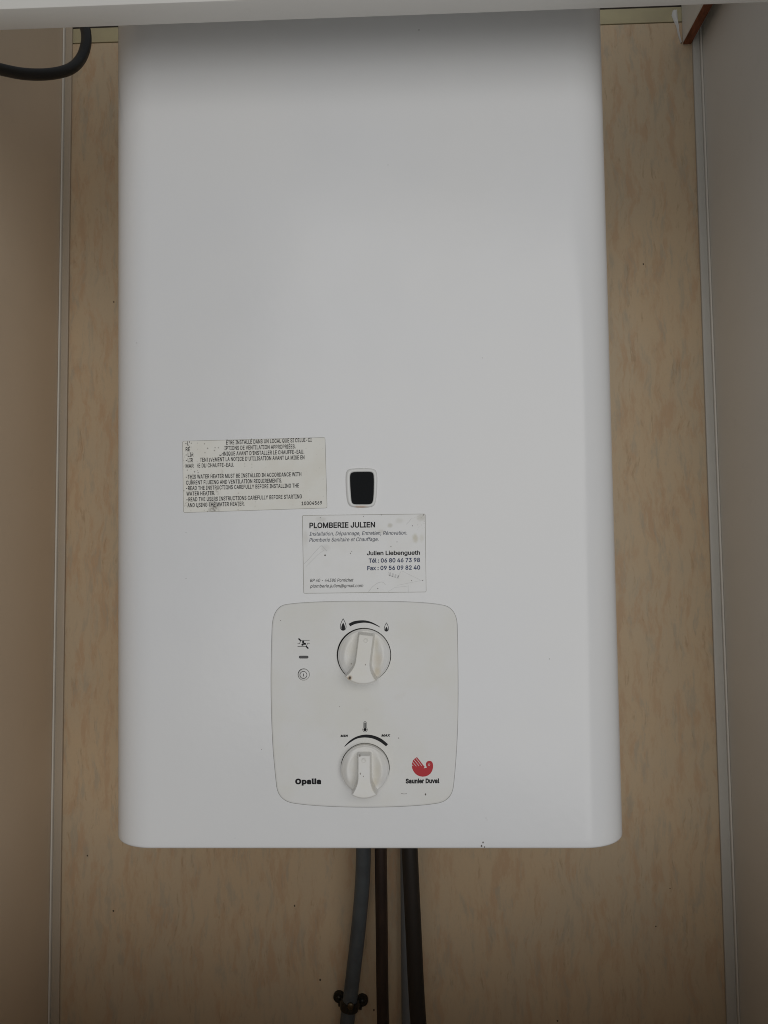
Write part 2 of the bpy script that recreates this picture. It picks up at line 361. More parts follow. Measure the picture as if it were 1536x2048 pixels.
# flat lettering: outlines of a plain grotesque alphabet, fitted to each measured line
GLYPHS = """'|206|78,318 70,509 136,509 128,318
,|187|38,-119 68,71 137,71 84,-119
-|453|337,244 337,188 114,188 114,244
.|187|95,-4 78,-1 63,9 53,24 50,41 53,59 63,73 78,83 95,87 113,83 128,73 138,59 141,41 138,24 128,9 113,-1
0|453|227,-7 174,1 130,24 95,62 69,113 57,155 50,202 48,254 50,306 57,353 69,395 95,447 130,484 174,508 227,516 279,508 323,484 358,447 384,395 396,353 403,306 405,254 403,202 396,155 384,113 359,62 323,24 279,1/227,50 261,56 290,74 313,103 330,144 340,194 344,254 340,314 330,365 313,405 290,435 261,453 227,460 192,453 163,435 140,405 123,365 113,314 109,254 113,194 123,144 140,103 163,74 192,56
1|453|76,0 76,55 391,55 391,0/276,509 276,0 212,0 212,448 209,448 86,358 86,427 198,509
2|453|64,0 64,47 234,229 282,282 299,305 311,327 318,348 320,371 317,397 308,419 293,436 273,449 250,457 224,460 196,457 172,447 153,433 139,413 130,390 127,362 66,362 71,405 86,442 111,473 143,496 182,511 225,516 268,511 306,497 337,474 361,445 376,411 381,372 378,345 371,318 357,290 336,259 306,223 267,180 153,60 153,57 389,57 389,0
3|453|218,-7 173,-3 133,10 98,30 70,57 52,91 44,132 109,132 115,107 126,87 144,71 165,59 191,52 219,50 248,53 275,61 297,74 315,93 325,116 329,145 326,172 316,196 299,217 275,234 242,244 201,248 157,248 157,299 288,448 288,452 70,452 70,509 372,509 372,461 211,278 211,289 264,288 308,276 344,253 371,222 387,186 393,145 387,103 370,66 344,36 309,12 266,-2
4|453|40,105 40,158 247,509 311,509 109,166 109,163 413,163 413,105/282,0 282,121 282,146 282,318 343,318 343,0
5|453|221,-7 178,-2 140,11 108,32 83,60 66,93 60,130 122,130 127,108 138,89 154,73 173,60 196,52 221,50 250,53 276,64 298,82 314,104 324,131 328,162 324,193 314,221 297,244 275,262 248,273 218,277 192,275 167,268 145,258 128,246 67,253 96,509 366,509 366,452 151,452 134,301 136,301 155,315 178,325 203,331 229,334 263,330 294,321 321,306 345,285 364,260 379,231 388,199 391,163 385,117 369,76 343,41 309,15 268,-1
6|453|226,-7 182,-1 142,15 109,40 84,74 69,115 64,162 68,199 80,239 102,285 137,340 252,509 322,509 151,261 145,261 165,288 196,307 214,312 235,314 278,309 316,295 346,271 370,240 384,201 389,157 384,112 368,73 343,39 310,14 271,-2/226,48 254,52 279,63 299,79 314,101 324,128 327,157 324,187 314,213 299,235 279,251 254,262 226,265 198,262 174,252 153,235 138,214 128,188 125,158 128,128 138,102 153,79 174,63 198,52
7|453|97,0 323,448 323,452 62,452 62,509 391,509 391,449 165,0
8|453|226,-7 178,-2 136,11 101,33 74,62 57,96 52,135 55,166 65,195 81,220 101,241 125,256 153,265 153,267 119,282 93,308 76,342 70,380 75,417 90,450 114,477 146,498 184,511 226,516 269,511 306,498 337,477 361,450 377,417 382,380 376,342 359,308 333,282 300,267 300,265 327,256 351,241 372,220 387,195 397,166 401,135 395,96 378,62 352,33 317,11 275,-2/226,49 258,52 285,60 307,74 323,91 333,113 337,139 333,165 322,189 305,208 283,223 256,232 226,235 196,232 169,223 147,208 130,189 119,165 115,139 119,113 129,91 145,74 167,60 195,52/226,290 252,292 274,300 293,313 307,330 316,351 319,376 316,399 308,420 294,437 275,449 252,457 226,460 200,457 177,449 159,437 145,420 136,399 133,376 136,351 145,330 159,313 178,300 201,292
9|453|226,516 271,510 310,494 343,468 368,434 384,393 389,347 385,309 373,270 350,224 315,168 200,0 130,0 301,248 307,248 287,221 257,202 238,196 218,195 175,199 137,214 106,237 83,269 68,307 64,352 69,397 85,436 110,469 143,494 182,510/226,460 199,457 174,446 154,429 138,407 129,381 125,352 129,322 138,295 154,274 174,257 199,247 226,243 254,247 279,257 299,273 314,295 324,321 327,350 324,381 314,407 299,429 279,446 254,457
:|187|95,-4 78,-1 63,9 53,24 50,41 53,59 63,73 78,83 95,87 113,83 128,73 138,59 141,41 138,24 128,9 113,-1/95,271 78,274 63,284 53,299 50,316 53,334 63,349 78,359 95,362 113,359 128,349 138,334 141,316 138,299 128,284 113,274
@|676|355,-135 307,-133 262,-126 221,-114 167,-88 122,-53 87,-8 61,46 50,87 43,131 40,179 43,226 50,269 61,309 87,363 123,408 167,444 220,470 260,482 303,489 349,492 394,489 435,482 472,469 522,442 562,407 594,366 617,319 631,268 635,215 634,178 631,142 625,107 615,76 599,49 579,28 551,15 517,11 476,17 457,24 441,36 429,50 423,68 420,68 408,48 388,30 361,17 326,13 285,18 251,35 224,62 204,96 192,137 188,182 193,226 207,265 228,297 257,322 291,338 330,343 360,340 385,331 404,319 416,306 419,306 419,335 474,335 474,110 476,91 485,74 499,63 518,59 540,63 557,76 568,97 576,127 580,166 581,215 577,259 567,301 548,339 523,373 490,402 450,424 402,438 347,442 292,438 242,424 199,402 164,372 135,334 115,289 102,236 98,178 102,119 115,66 135,21 165,-17 201,-46 246,-68 298,-81 357,-85 412,-80 458,-69 489,-59 504,-107 464,-120 411,-131/329,65 359,68 382,78 400,95 412,118 419,148 422,185 419,221 411,249 399,269 381,282 358,289 331,292 305,288 283,277 265,260 252,239 244,213 242,185 244,154 251,125 262,101 279,81 301,69
A|479|16,0 201,509 276,509 463,0 395,0 287,302 264,372 232,478 245,478 213,371 191,302 85,0/110,142 110,199 370,199 370,142
B|456|60,0 60,509 241,509 289,504 329,491 359,469 381,442 394,410 398,374 395,344 387,320 373,301 356,286 336,275 315,267 315,262 339,257 363,245 385,227 402,203 414,173 418,136 413,100 400,67 377,39 344,18 301,4 247,0/125,57 245,57 296,63 330,80 349,105 355,137 352,161 342,184 327,203 306,218 279,228 248,231 125,231/125,285 238,285 265,288 288,296 308,309 323,326 333,348 336,372 330,403 313,429 283,446 240,452 125,452
C|510|267,-7 225,-3 186,7 150,25 119,49 92,79 70,115 53,157 44,203 40,254 44,305 53,352 70,393 92,429 119,459 150,484 186,501 225,512 267,516 305,513 340,504 373,490 402,471 427,447 448,418 463,385 473,348 408,348 401,373 389,395 375,413 357,428 337,440 315,449 292,454 267,456 223,450 184,432 150,403 125,364 109,314 103,254 109,194 125,145 151,105 184,76 223,59 267,53 292,55 315,60 337,69 357,81 375,96 389,114 401,136 408,160 473,160 463,124 448,91 428,62 402,38 373,19 341,5 305,-4
D|502|219,0 96,0 96,57 215,57 272,63 318,81 354,110 379,149 394,198 399,255 394,312 379,361 354,399 320,428 275,446 221,452 93,452 93,509 225,509 273,505 315,495 353,478 399,441 433,391 449,351 458,306 462,255 458,205 449,159 433,119 411,83 384,54 351,31 312,14 268,3/125,509 125,0 60,0 60,509
E|418|60,0 60,509 372,509 372,452 125,452 125,286 355,286 355,229 125,229 125,57 375,57 375,0
F|410|60,0 60,509 369,509 369,452 125,452 125,278 346,278 346,221 125,221 125,0
G|520|269,-7 225,-3 185,7 149,25 118,49 91,79 69,116 53,157 43,203 40,254 43,305 53,352 69,393 91,429 117,459 149,484 184,501 223,512 265,516 304,513 340,504 374,489 403,469 429,445 449,416 465,384 474,349 408,349 399,372 387,393 373,411 356,427 337,439 315,448 291,454 265,456 222,450 183,432 150,404 125,364 109,314 103,254 109,194 125,145 151,105 184,76 224,59 269,53 309,57 345,71 374,93 396,123 410,160 415,202 434,199 283,199 283,256 478,256 478,200 471,141 451,91 419,50 377,19 326,0
H|517|60,0 60,509 125,509 125,289 392,289 392,509 457,509 457,0 392,0 392,232 125,232 125,0
I|300|31,0 31,57 118,57 118,452 31,452 31,509 269,509 269,452 183,452 183,57 269,57 269,0
J|396|185,-7 124,3 75,33 52,63 38,100 33,145 33,173 98,173 98,145 104,104 122,74 149,56 185,50 220,56 248,74 266,104 272,145 272,509 336,509 336,145 332,100 318,63 294,33 246,3
L|393|60,0 60,509 125,509 125,57 361,57 361,0
M|628|60,0 60,509 152,509 277,187 287,159 299,123 311,84 322,49 307,49 318,83 330,121 342,158 352,187 476,509 568,509 568,0 504,0 504,291 504,327 505,369 506,413 507,457 513,457 498,409 482,363 467,322 456,291 342,0 286,0 170,291 159,321 145,361 129,408 112,457 119,457 120,416 121,372 122,328 122,291 122,0
N|523|60,0 60,509 136,509 343,183 363,151 388,107 414,55 405,54 401,108 399,157 399,195 399,509 463,509 463,0 387,0 202,290 177,331 148,381 108,452 119,454 122,384 124,328 125,291 125,0
O|533|267,-7 225,-3 186,7 150,25 119,49 92,79 70,115 53,157 44,203 40,254 44,305 53,352 70,393 92,429 119,459 150,484 186,501 225,512 267,516 309,512 348,501 384,484 415,459 442,429 464,393 480,352 490,305 493,254 490,203 480,157 464,115 442,79 415,49 384,25 348,7 309,-3/267,53 310,59 349,76 383,105 408,144 425,194 430,254 425,314 408,365 383,404 349,433 310,450 267,456 223,450 184,433 151,404 125,364 109,314 103,254 109,194 125,144 151,105 184,76 223,59
P|444|60,0 60,509 235,509 289,503 332,487 366,462 390,430 404,391 409,348 404,304 390,265 366,233 332,207 289,191 235,186 109,186 109,242 233,242 269,246 297,256 318,272 333,294 342,319 344,348 342,376 333,402 318,423 297,439 268,449 232,452 125,452 125,0
Q|533|245,159 313,159 369,85 384,65 468,-48 401,-48 346,27 331,46/267,-7 225,-3 186,7 150,25 119,49 92,79 70,115 53,157 44,203 40,254 44,305 53,352 70,393 92,429 119,459 150,484 186,501 225,512 267,516 309,512 348,501 384,484 415,459 442,429 464,393 480,352 490,305 493,254 490,203 480,157 464,115 442,79 415,49 384,25 348,7 309,-3/267,53 310,59 349,76 383,105 408,144 425,194 430,254 425,314 408,365 383,404 349,433 310,450 267,456 223,450 184,433 151,404 125,364 109,314 103,254 109,194 125,144 151,105 184,76 223,59
R|449|60,0 60,509 236,509 290,504 333,489 367,465 390,433 405,395 409,352 405,309 390,271 367,240 333,217 289,203 236,198 96,198 96,255 234,255 269,258 298,267 319,281 334,300 342,324 345,352 342,380 334,405 319,425 298,440 269,449 233,452 125,452 125,0/353,0 230,229 303,229 428,0
S|446|224,-9 172,-4 128,9 91,31 64,60 46,96 38,137 104,137 110,110 123,88 142,71 166,59 194,52 224,49 257,52 286,60 311,74 329,92 341,114 346,139 342,161 332,179 316,193 296,205 245,222 184,239 128,260 86,289 60,326 52,372 58,413 75,448 102,476 138,498 180,511 227,516 275,511 316,498 351,476 377,449 394,415 401,378 337,378 326,412 302,437 267,453 225,459 194,456 167,448 145,435 129,418 118,398 115,376 119,352 131,334 148,319 169,308 212,293 264,279 312,264 336,252 359,238 379,220 395,198 405,171 408,139 403,99 386,64 360,34 323,11 278,-4
T|448|32,452 32,509 417,509 417,452 257,452 257,0 193,0 193,452
U|517|259,-8 203,-2 154,15 114,43 85,80 66,124 60,173 60,509 124,509 124,178 128,144 141,113 160,87 187,68 220,56 259,52 298,56 331,68 357,87 377,113 389,144 393,178 393,509 457,509 457,173 451,124 433,80 403,43 363,15 315,-2
V|479|204,0 16,509 84,509 192,206 215,137 248,31 235,31 267,138 290,206 395,509 463,509 278,0
W|686|155,0 16,509 82,509 163,196 175,145 187,94 197,40 189,40 200,94 211,145 224,196 306,509 380,509 462,196 474,145 486,94 497,40 488,40 499,94 510,145 523,196 603,509 670,509 530,0 455,0 368,323 351,391 336,475 350,475 335,395 318,323 230,0
X|474|18,0 217,284 217,236 29,509 104,509 178,400 204,361 223,329 243,292 232,292 252,329 272,361 298,400 374,509 446,509 259,239 259,287 456,0 382,0 292,129 268,165 250,195 230,231 244,231 225,196 206,166 182,129 91,0
Y|472|203,0 203,208 16,509 91,509 192,344 222,292 250,230 224,230 251,293 280,344 381,509 455,509 268,208 268,0
a|389|160,-9 126,-5 94,5 68,22 48,45 35,73 30,108 34,138 43,161 58,179 78,193 100,203 125,211 178,220 234,227 265,235 276,255 276,257 273,279 267,297 256,311 240,322 220,329 196,331 171,329 149,322 118,301 100,274 41,291 57,322 79,346 104,364 133,375 163,382 194,384 239,379 263,372 286,360 306,343 322,320 333,290 337,251 337,0 277,0 277,52 272,52 252,25 236,12 215,1 190,-6/170,45 202,49 228,59 248,74 263,93 272,115 276,138 276,190 259,182 231,176 200,171 175,168 134,159 117,150 103,139 95,124 92,105 94,87 102,72 114,61 130,52 149,47
b|424|229,-8 198,-5 172,4 153,17 138,31 118,59 112,59 112,0 53,0 53,509 114,509 114,319 118,319 137,346 152,360 171,373 197,381 229,384 274,378 313,361 345,332 370,293 385,245 390,189 385,133 370,84 346,45 313,16 274,-2/220,47 253,51 279,66 301,88 316,117 325,151 328,189 325,227 316,261 301,290 280,311 253,325 220,330 188,325 161,312 140,291 125,263 116,229 113,189 116,150 125,115 140,86 162,65 188,51
c|395|207,-8 159,-2 117,16 82,46 56,85 40,133 34,187 40,243 56,291 82,330 117,360 159,378 207,384 234,383 260,377 284,368 305,356 324,341 340,322 353,301 362,277 303,262 290,289 270,311 242,325 207,330 173,325 145,310 124,287 108,258 99,224 96,187 99,151 108,117 124,89 145,66 173,51 207,46 243,52 271,66 292,89 304,117 363,102 354,78 341,56 325,37 306,21 285,9 261,-1 235,-6
e|404|212,-8 161,-2 117,16 82,46 56,85 40,132 34,187 39,242 55,290 81,329 115,359 157,378 205,384 236,382 266,374 294,361 319,341 341,315 357,282 368,242 371,194 371,169 75,169 75,221 338,221 310,202 307,237 298,269 283,294 263,314 237,326 205,330 173,326 146,313 125,294 109,270 99,241 96,211 96,178 100,139 110,106 128,80 151,61 179,50 212,46 234,48 254,53 271,61 285,73 297,88 306,105 365,91 353,63 335,39 311,19 283,4 249,-5
f|253|228,379 228,327 6,327 6,379/81,0 81,432 84,461 96,486 113,505 135,519 161,527 187,530 222,527 243,521 227,468 215,472 195,474 171,470 154,460 145,443 142,419 142,0
g|425|207,-151 168,-148 134,-140 105,-127 82,-110 64,-91 51,-69 101,-41 122,-66 136,-78 154,-88 178,-95 207,-97 249,-92 282,-75 304,-47 311,-6 311,68 306,68 287,41 272,28 252,16 227,8 195,5 152,10 113,27 80,53 55,90 39,136 34,191 39,246 55,293 80,332 112,361 152,378 196,384 228,382 253,373 273,360 288,346 308,319 313,319 313,379 372,379 372,-9 367,-54 350,-90 324,-117 291,-136 251,-147/205,59 237,63 264,75 285,95 300,121 309,154 312,193 309,231 300,264 285,291 264,312 237,325 205,330 172,325 145,312 124,290 109,262 99,229 96,193 99,155 109,123 124,96 145,76 172,63
h|410|114,227 114,0 53,0 53,509 114,509 114,287 102,287 124,332 152,362 187,379 227,384 264,380 295,369 321,349 341,321 353,285 357,240 357,0 296,0 296,235 290,275 273,304 246,323 210,329 184,326 161,317 141,303 126,283 117,257
i|166|53,0 53,379 114,379 114,0/84,443 67,446 54,455 44,468 41,483 44,499 54,512 67,521 84,524 100,521 114,512 123,499 126,483 123,468 114,455 100,446
j|166|53,379 114,379 114,-30 111,-63 102,-90 86,-113 65,-129 37,-139 4,-143 -10,-143 -10,-87 2,-87 25,-83 40,-72 50,-54 53,-29/83,443 67,446 53,455 44,468 41,483 44,499 53,512 67,521 83,524 100,521 114,512 123,499 126,483 123,468 114,455 100,446
l|189|139,-2 101,3 74,20 58,47 53,84 53,509 114,509 114,99 115,77 120,62 130,54 146,52 160,53 170,54 181,3 162,-1
m|609|53,0 53,379 112,379 112,295 108,295 118,323 132,346 151,363 172,376 195,384 219,386 257,380 287,361 309,331 321,295 312,295 322,321 337,343 357,361 381,375 407,383 437,386 468,383 497,372 522,354 541,328 553,296 557,255 557,0 496,0 496,254 490,289 473,313 447,326 419,330 395,328 374,320 358,307 345,290 338,270 335,247 335,0 274,0 274,260 269,288 253,311 229,326 199,330 178,328 158,320 140,307 126,289 117,266 114,238 114,0
n|409|114,227 114,0 53,0 53,379 112,379 112,287 102,287 124,332 152,362 187,379 227,384 264,380 295,369 321,349 341,321 353,285 357,240 357,0 296,0 296,235 290,275 273,304 246,323 210,329 184,326 161,317 141,303 126,283 117,257
o|415|207,-8 159,-2 117,16 82,46 56,85 40,133 34,187 40,243 56,291 82,330 117,360 159,378 207,384 256,378 299,360 333,330 359,291 376,243 381,187 376,133 359,85 333,46 299,16 256,-2/207,46 242,51 270,66 292,89 307,117 316,151 319,187 316,224 307,258 292,287 270,310 242,325 207,330 173,325 145,310 124,287 108,258 99,224 96,187 99,151 108,117 124,89 145,66 173,51
p|424|53,-143 53,379 112,379 112,319 118,319 137,346 152,360 171,373 197,381 229,384 274,378 313,361 345,332 370,293 385,245 390,189 385,133 370,84 346,45 313,16 274,-2 229,-8 198,-5 173,4 153,17 138,31 118,59 114,59 114,-143/220,47 253,51 279,66 301,88 316,117 325,151 328,189 325,227 316,261 301,290 280,311 253,325 220,330 188,325 161,312 140,291 125,263 116,229 113,189 116,150 125,115 140,86 162,65 188,51
r|259|53,0 53,379 112,379 112,321 115,321 130,347 152,367 181,380 213,385 229,384 243,384 243,322 230,324 207,326 182,323 159,315 140,301 126,284 117,262 114,237 114,0
s|365|182,-8 145,-5 112,3 84,18 62,38 45,63 36,94 94,107 105,79 124,60 150,49 181,45 217,50 244,62 262,81 268,103 265,121 254,136 237,147 212,155 149,170 104,186 72,208 53,237 47,274 51,305 65,332 87,354 115,370 149,381 187,384 223,381 254,372 279,358 299,339 314,316 324,290 268,277 258,298 243,316 219,328 187,333 156,329 131,317 114,299 109,277 112,258 124,243 144,232 172,223 229,209 275,194 306,171 325,142 331,107 326,75 312,47 290,24 260,6 223,-5
t|227|204,379 204,327 6,327 6,379/65,471 126,471 126,98 128,76 136,61 150,53 170,50 185,51 202,54 213,2 192,-3 168,-4 125,2 92,21 72,52 65,93
u|410|182,-5 146,-1 115,11 89,31 69,59 57,95 53,139 53,379 114,379 114,144 119,105 137,75 164,56 200,50 226,53 249,62 268,77 283,97 293,122 296,153 296,379 357,379 357,0 298,0 298,92 307,92 286,47 257,17 222,0
v|389|163,0 17,379 84,379 165,155 187,87 206,21 184,21 203,87 224,155 305,379 371,379 226,0
x|378|21,0 171,218 171,171 29,379 100,379 147,306 179,253 207,206 175,206 202,253 233,306 282,379 352,379 209,169 209,214 358,0 287,0 231,85 200,136 173,182 205,182 178,136 148,85 91,0
É|418|60,0 60,509 372,509 372,452 125,452 125,286 355,286 355,229 125,229 125,57 375,57 375,0/191,558 239,659 307,659 241,558
Ê|418|60,0 60,509 372,509 372,452 125,452 125,286 355,286 355,229 125,229 125,57 375,57 375,0/169,565 109,565 109,567 189,659 247,659 327,567 327,565 266,565 218,624
é|404|212,-8 161,-2 117,16 82,46 56,85 40,132 34,187 39,242 55,290 81,329 115,359 157,378 205,384 236,382 266,374 294,361 319,341 341,315 357,282 368,242 371,194 371,169 75,169 75,221 338,221 310,202 307,237 298,269 283,294 263,314 237,326 205,330 173,326 146,313 125,294 109,270 99,241 96,211 96,178 100,139 110,106 128,80 151,61 179,50 212,46 234,48 254,53 271,61 285,73 297,88 306,105 365,91 353,63 335,39 311,19 283,4 249,-5/177,429 225,529 293,529 227,429
 |187|"""
FONT = {}
for row in GLYPHS.split('\n'):
    ch = row[0]; adv, body = row[2:].split('|')
    FONT[ch] = (int(adv), [[tuple(map(int, q.split(','))) for q in lp.split()] for lp in body.split('/')] if body else [])
CAP = 0.509
def embolden(lp, d):
    out = []; n = len(lp)
    for k in range(n):
        p = Vector(lp[k]); a = (p-Vector(lp[k-1])); b = (Vector(lp[(k+1) % n])-p)
        a.normalize(); b.normalize()
        na, nb = Vector((-a.y, a.x)), Vector((-b.y, b.x)); mv = na+nb
        if mv.length < 1e-3: mv = na
        mv.normalize(); c_ = max(0.5, mv.dot(na))
        out.append(p + mv*d/c_)
    return out
_area = lambda lp: sum(lp[k-1][0]*lp[k][1]-lp[k][0]*lp[k-1][1] for k in range(len(lp)))
_sgn = 1 if _area(FONT['H'][1][0]) > 0 else -1      # winding of solid outlines
_glyph = {}
def glyph(ch, bold):
    if (ch, bold) not in _glyph:
        loops = []
        for lp in FONT[ch][1]:
            q = []
            for p in lp:
                if not q or (Vector(p)-Vector(q[-1])).length > 1.5: q.append(p)
            if (Vector(q[0])-Vector(q[-1])).length < 1.5: q.pop()
            loops.append([v/1000 for v in embolden(q, -_sgn*bold*1000)])
        vs = []; fs = []; es = []
        for lp in loops:
            n0 = len(vs); vs += [Vector((p.x, p.y)) for p in lp]
            es += [(n0+k, n0+(k+1) % len(lp)) for k in range(len(lp))]
        r = delaunay_2d_cdt(vs, es, [], 0, 1e-6)
        # keep triangles with non-zero winding
        def wind(x, y):
            w = 0
            for lp in loops:
                for k in range(len(lp)):
                    a, b = lp[k-1], lp[k]
                    if (a.y <= y) != (b.y <= y):
                        xx = a.x+(y-a.y)/(b.y-a.y)*(b.x-a.x)
                        if xx > x: w += 1 if b.y > a.y else -1
            return w
        for f in r[2]:
            c = sum((r[0][k] for k in f), Vector((0, 0)))/len(f)
            if wind(c.x, c.y) != 0: fs.append(tuple(f))
        _glyph[(ch, bold)] = (r[0], fs)
    return _glyph[(ch, bold)]
def text_mesh(s, bold=0.0, shear=0.0, gap=0.0):
    V, Fc = [], []; x = 0.0
    for ch in s:
        if FONT[ch][1]:
            vs, fs = glyph(ch, bold); n0 = len(V)
            V += [(x+p.x+shear*p.y, p.y, 0) for p in vs]
            Fc += [tuple(k+n0 for k in f) for f in fs]
        x += FONT[ch][0]/1000+gap
    me = bpy.data.meshes.new('lettering'); me.from_pydata(V, [], Fc)
    return me
def lettering(s, x0, x1, yb0, yb1, cap, M, parent, e, bold=0.0, shear=0.0, gap=0.0):
    me = text_mesh(s, bold, shear, gap)
    xs = [v.co.x for v in me.vertices]; a, b = min(xs), max(xs)
    for v in me.vertices:
        k = (v.co.x-a)/(b-a)
        v.co = on_front(x0+(x1-x0)*k, yb0+(yb1-yb0)*k - v.co.y/CAP*cap, e)
    me.materials.clear()
    return finish('lettering', me, M, parent, None)

# ------------------------------------------------------------------ setting: the cupboard
WY = 0.25                                # back wall plane
def vline(x0, y0, x1, y1, Y):            # x as a function of z for a measured upright line
    a, b = P(x0, y0, Y), P(x1, y1, Y)
    return lambda z: a.x+(b.x-a.x)*(z-a.z)/(b.z-a.z)
ZB, ZT = 0.80, 2.07                      # cupboard bottom and top
eL = vline(146, 90, 120, 2048, WY); eR = vline(1385, 130, 1452, 2048, WY)
lL = vline(131, 56, 101, 2040, WY); lR = vline(1400, 90, 1475, 2040, WY)
seam0, seam1 = P(147, 86, WY).z, P(1370, 44.5, WY).z
top0, top1 = P(147, 58, WY).z, P(1356, 13, WY).z
zs = (seam0+seam1)/2; zt = (top0+top1)/2
g = 0.0006
bw = tag(mesh('back_wall', [(-0.45, WY+0.012, ZB), (0.45, WY+0.012, ZB), (0.45, WY+0.012, ZT), (-0.45, WY+0.012, ZT),
                            (-0.45, WY+0.03, ZB), (0.45, WY+0.03, ZB), (0.45, WY+0.03, ZT), (-0.45, WY+0.03, ZT)],
              [(0, 1, 2, 3), (4, 5, 6, 7), (0, 1, 5, 4), (2, 3, 7, 6), (0, 3, 7, 4), (1, 2, 6, 5)], M_board), 'shade-coloured board behind the beige back panels', None, 'structure')
def panel(name, za, zb, M, bev):
    xa, xb, xc, xd = eL(za)-0.004, eR(za)+0.004, eR(zb)+0.004, eL(zb)-0.004
    return box(name, [(xa, WY, za), (xb, WY, za), (xb, WY+0.0118, za), (xa, WY+0.0118, za), (xd, WY, zb), (xc, WY, zb), (xc, WY+0.0118, zb), (xd, WY+0.0118, zb)], M, bw, bev)
panel('laminate_panel', ZB, zs-g, M_lam, 0.0004)
panel('cream_strip', zs+g, zt, M_cream, 0.0004)
# side walls of the cupboard
def side(name, f, sgn, M):
    z0, z1 = ZB, ZT
    x0, x1 = f(z0), f(z1)
    o = box(name, [(x0, -0.10, z0), (x0+sgn*0.016, -0.10, z0), (x0+sgn*0.016, WY+0.0119, z0), (x0, WY+0.0119, z0),
                   (x1, -0.10, z1), (x1+sgn*0.016, -0.10, z1), (x1+sgn*0.016, WY+0.0119, z1), (x1, WY+0.0119, z1)], M, None, 0.0006)
    return tag(o, None, None, 'structure')
sl = side('wall_left', lambda z: lL(z)-0.0004, -1, M_side)
sr = side('wall_right', lambda z: lR(z)+0.0004, 1, M_side2)
def upright(name, fa, fb, y0, y1, M, parent, bev):
    z0, z1 = ZB+0.001, ZT-0.001
    return box(name, [(fa(z0), y0, z0), (fb(z0), y0, z0), (fb(z0), y1, z0), (fa(z0), y1, z0),
                      (fa(z1), y0, z1), (fb(z1), y0, z1), (fb(z1), y1, z1), (fa(z1), y1, z1)], M, parent, bev)
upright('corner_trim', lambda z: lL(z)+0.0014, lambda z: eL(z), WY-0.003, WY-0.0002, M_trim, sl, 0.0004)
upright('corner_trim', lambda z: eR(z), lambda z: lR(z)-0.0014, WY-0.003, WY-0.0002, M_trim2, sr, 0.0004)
upright('corner_bead', lambda z: lL(z)-0.0003, lambda z: lL(z)+0.0013, WY-0.0055, WY-0.0001, M_bead, sl, 0.0004)
upright('corner_bead', lambda z: lR(z)-0.0013, lambda z: lR(z)+0.0003, WY-0.0055, WY-0.0001, M_bead, sr, 0.0004)
# header rail across the front, top board
HB = -0.052
hz = P(768, 33.0, HB).z
HF = PZ(200, 11.0, hz).y
hd = box('header_rail', bx(-0.62, 0.62, HF, HB, hz, hz+0.11), M_header, None, 0.0007)
tag(hd, 'off-white header rail crossing above the heater at the top of the cupboard', 'header rail')
lz = min(P(0, 2048, HB).z, P(1536, 2048, HB).z)-0.028
tag(box('unseen_front_panel', bx(-0.62, 0.62, HF, HB, ZB, lz), M_side, None, 0.0007), None, None, 'structure')  # added out of view to keep light off the lower wall
tag(box('unseen_floor', bx(-0.45, 0.45, HB+0.0005, WY+0.03, ZB-0.017, ZB-0.001), M_side), None, None, 'structure')  # added out of view, shuts out light from below
# board with a raw red-brown lower edge, upper right
a = P(1365, 88.5, WY); b = P(1382, 90.5, WY)
br = root('hanging_board', (a.x, WY-0.001, a.z), 'narrow grey board with raw red-brown lower edge in the upper right corner', 'board')
box('board_face', bx(a.x, b.x, HB+0.001, WY-0.0005, a.z+0.0012, ZT-0.002), M_side2, br, 0.0003)
box('raw_edge', bx(a.x+0.0003, b.x, HB+0.001, WY-0.0005, a.z-0.0004, a.z+0.0011), M_raw, br, 0.0003)
# smear of white sealant in that corner
sv, sf = [], []
path = [(1350, 22), (1349, 32), (1352, 42), (1355.5, 54), (1357, 66), (1359, 76), (1362, 87)]
wid = [4.5, 6.5, 4.5, 2.8, 2.0, 1.8, 1.3]
for i, ((x, y), wd) in enumerate(zip(path, wid)):
    for k in range(9):
        s = k/8*2-1
        p = P(x+s*wd+random.uniform(-.6, .6), y+random.uniform(-1, 1), WY)
        sv.append((p.x, WY-0.0002-0.0022*(1-s*s)*random.uniform(.7, 1.1), p.z))
for i in range(len(path)-1):
    for k in range(8): sf.append((i*9+k, i*9+k+1, (i+1)*9+k+1, (i+1)*9+k))
tag(mesh('sealant_smear', sv, sf, M_seal, None, 80), 'smear of white sealant beside the hanging board in the top right corner', 'sealant')

# ------------------------------------------------------------------ the water heater
RC = 0.033
def centre(px, py, sgn):
    d = ray(px, py); s = d.x/d.y
    xc = s*(RC+0.531) + (-sgn)*RC*math.sqrt(1+s*s)
    z = CAM.z + d.z/d.y*(0.531+RC*0.7)
    return xc, z
(l0, lz0), (l1, lz1) = centre(236.5, 150, -1), centre(236.5, 1640, -1)
(q0, qz0), (q1, qz1) = centre(1203.5, 150, 1), centre(1244, 1640, 1)
cl = lambda z: l1+(l0-l1)*(z-lz1)/(lz0-lz1)
cr = lambda z: q1+(q0-q1)*(z-qz1)/(qz0-qz1)
hb = (P(300, 1699.5, 0).z+P(1190, 1697.5, 0).z)/2
ht = hb+0.680
bc = Vector(((cl(hb)+cr(hb))/2, 0.12, hb))
heater = root('water_heater', bc, 'white wall-hung gas water heater with control panel and two knobs', 'water heater')
hole = [(542, 1300), (541, 1380), (544, 1480), (549, 1540), (556, 1602), (620, 1612), (733, 1616), (845, 1612), (904, 1602), (911, 1540), (916, 1460), (917, 1380), (916, 1290), (914, 1216), (860, 1204), (727, 1201), (600, 1204), (545, 1213)]
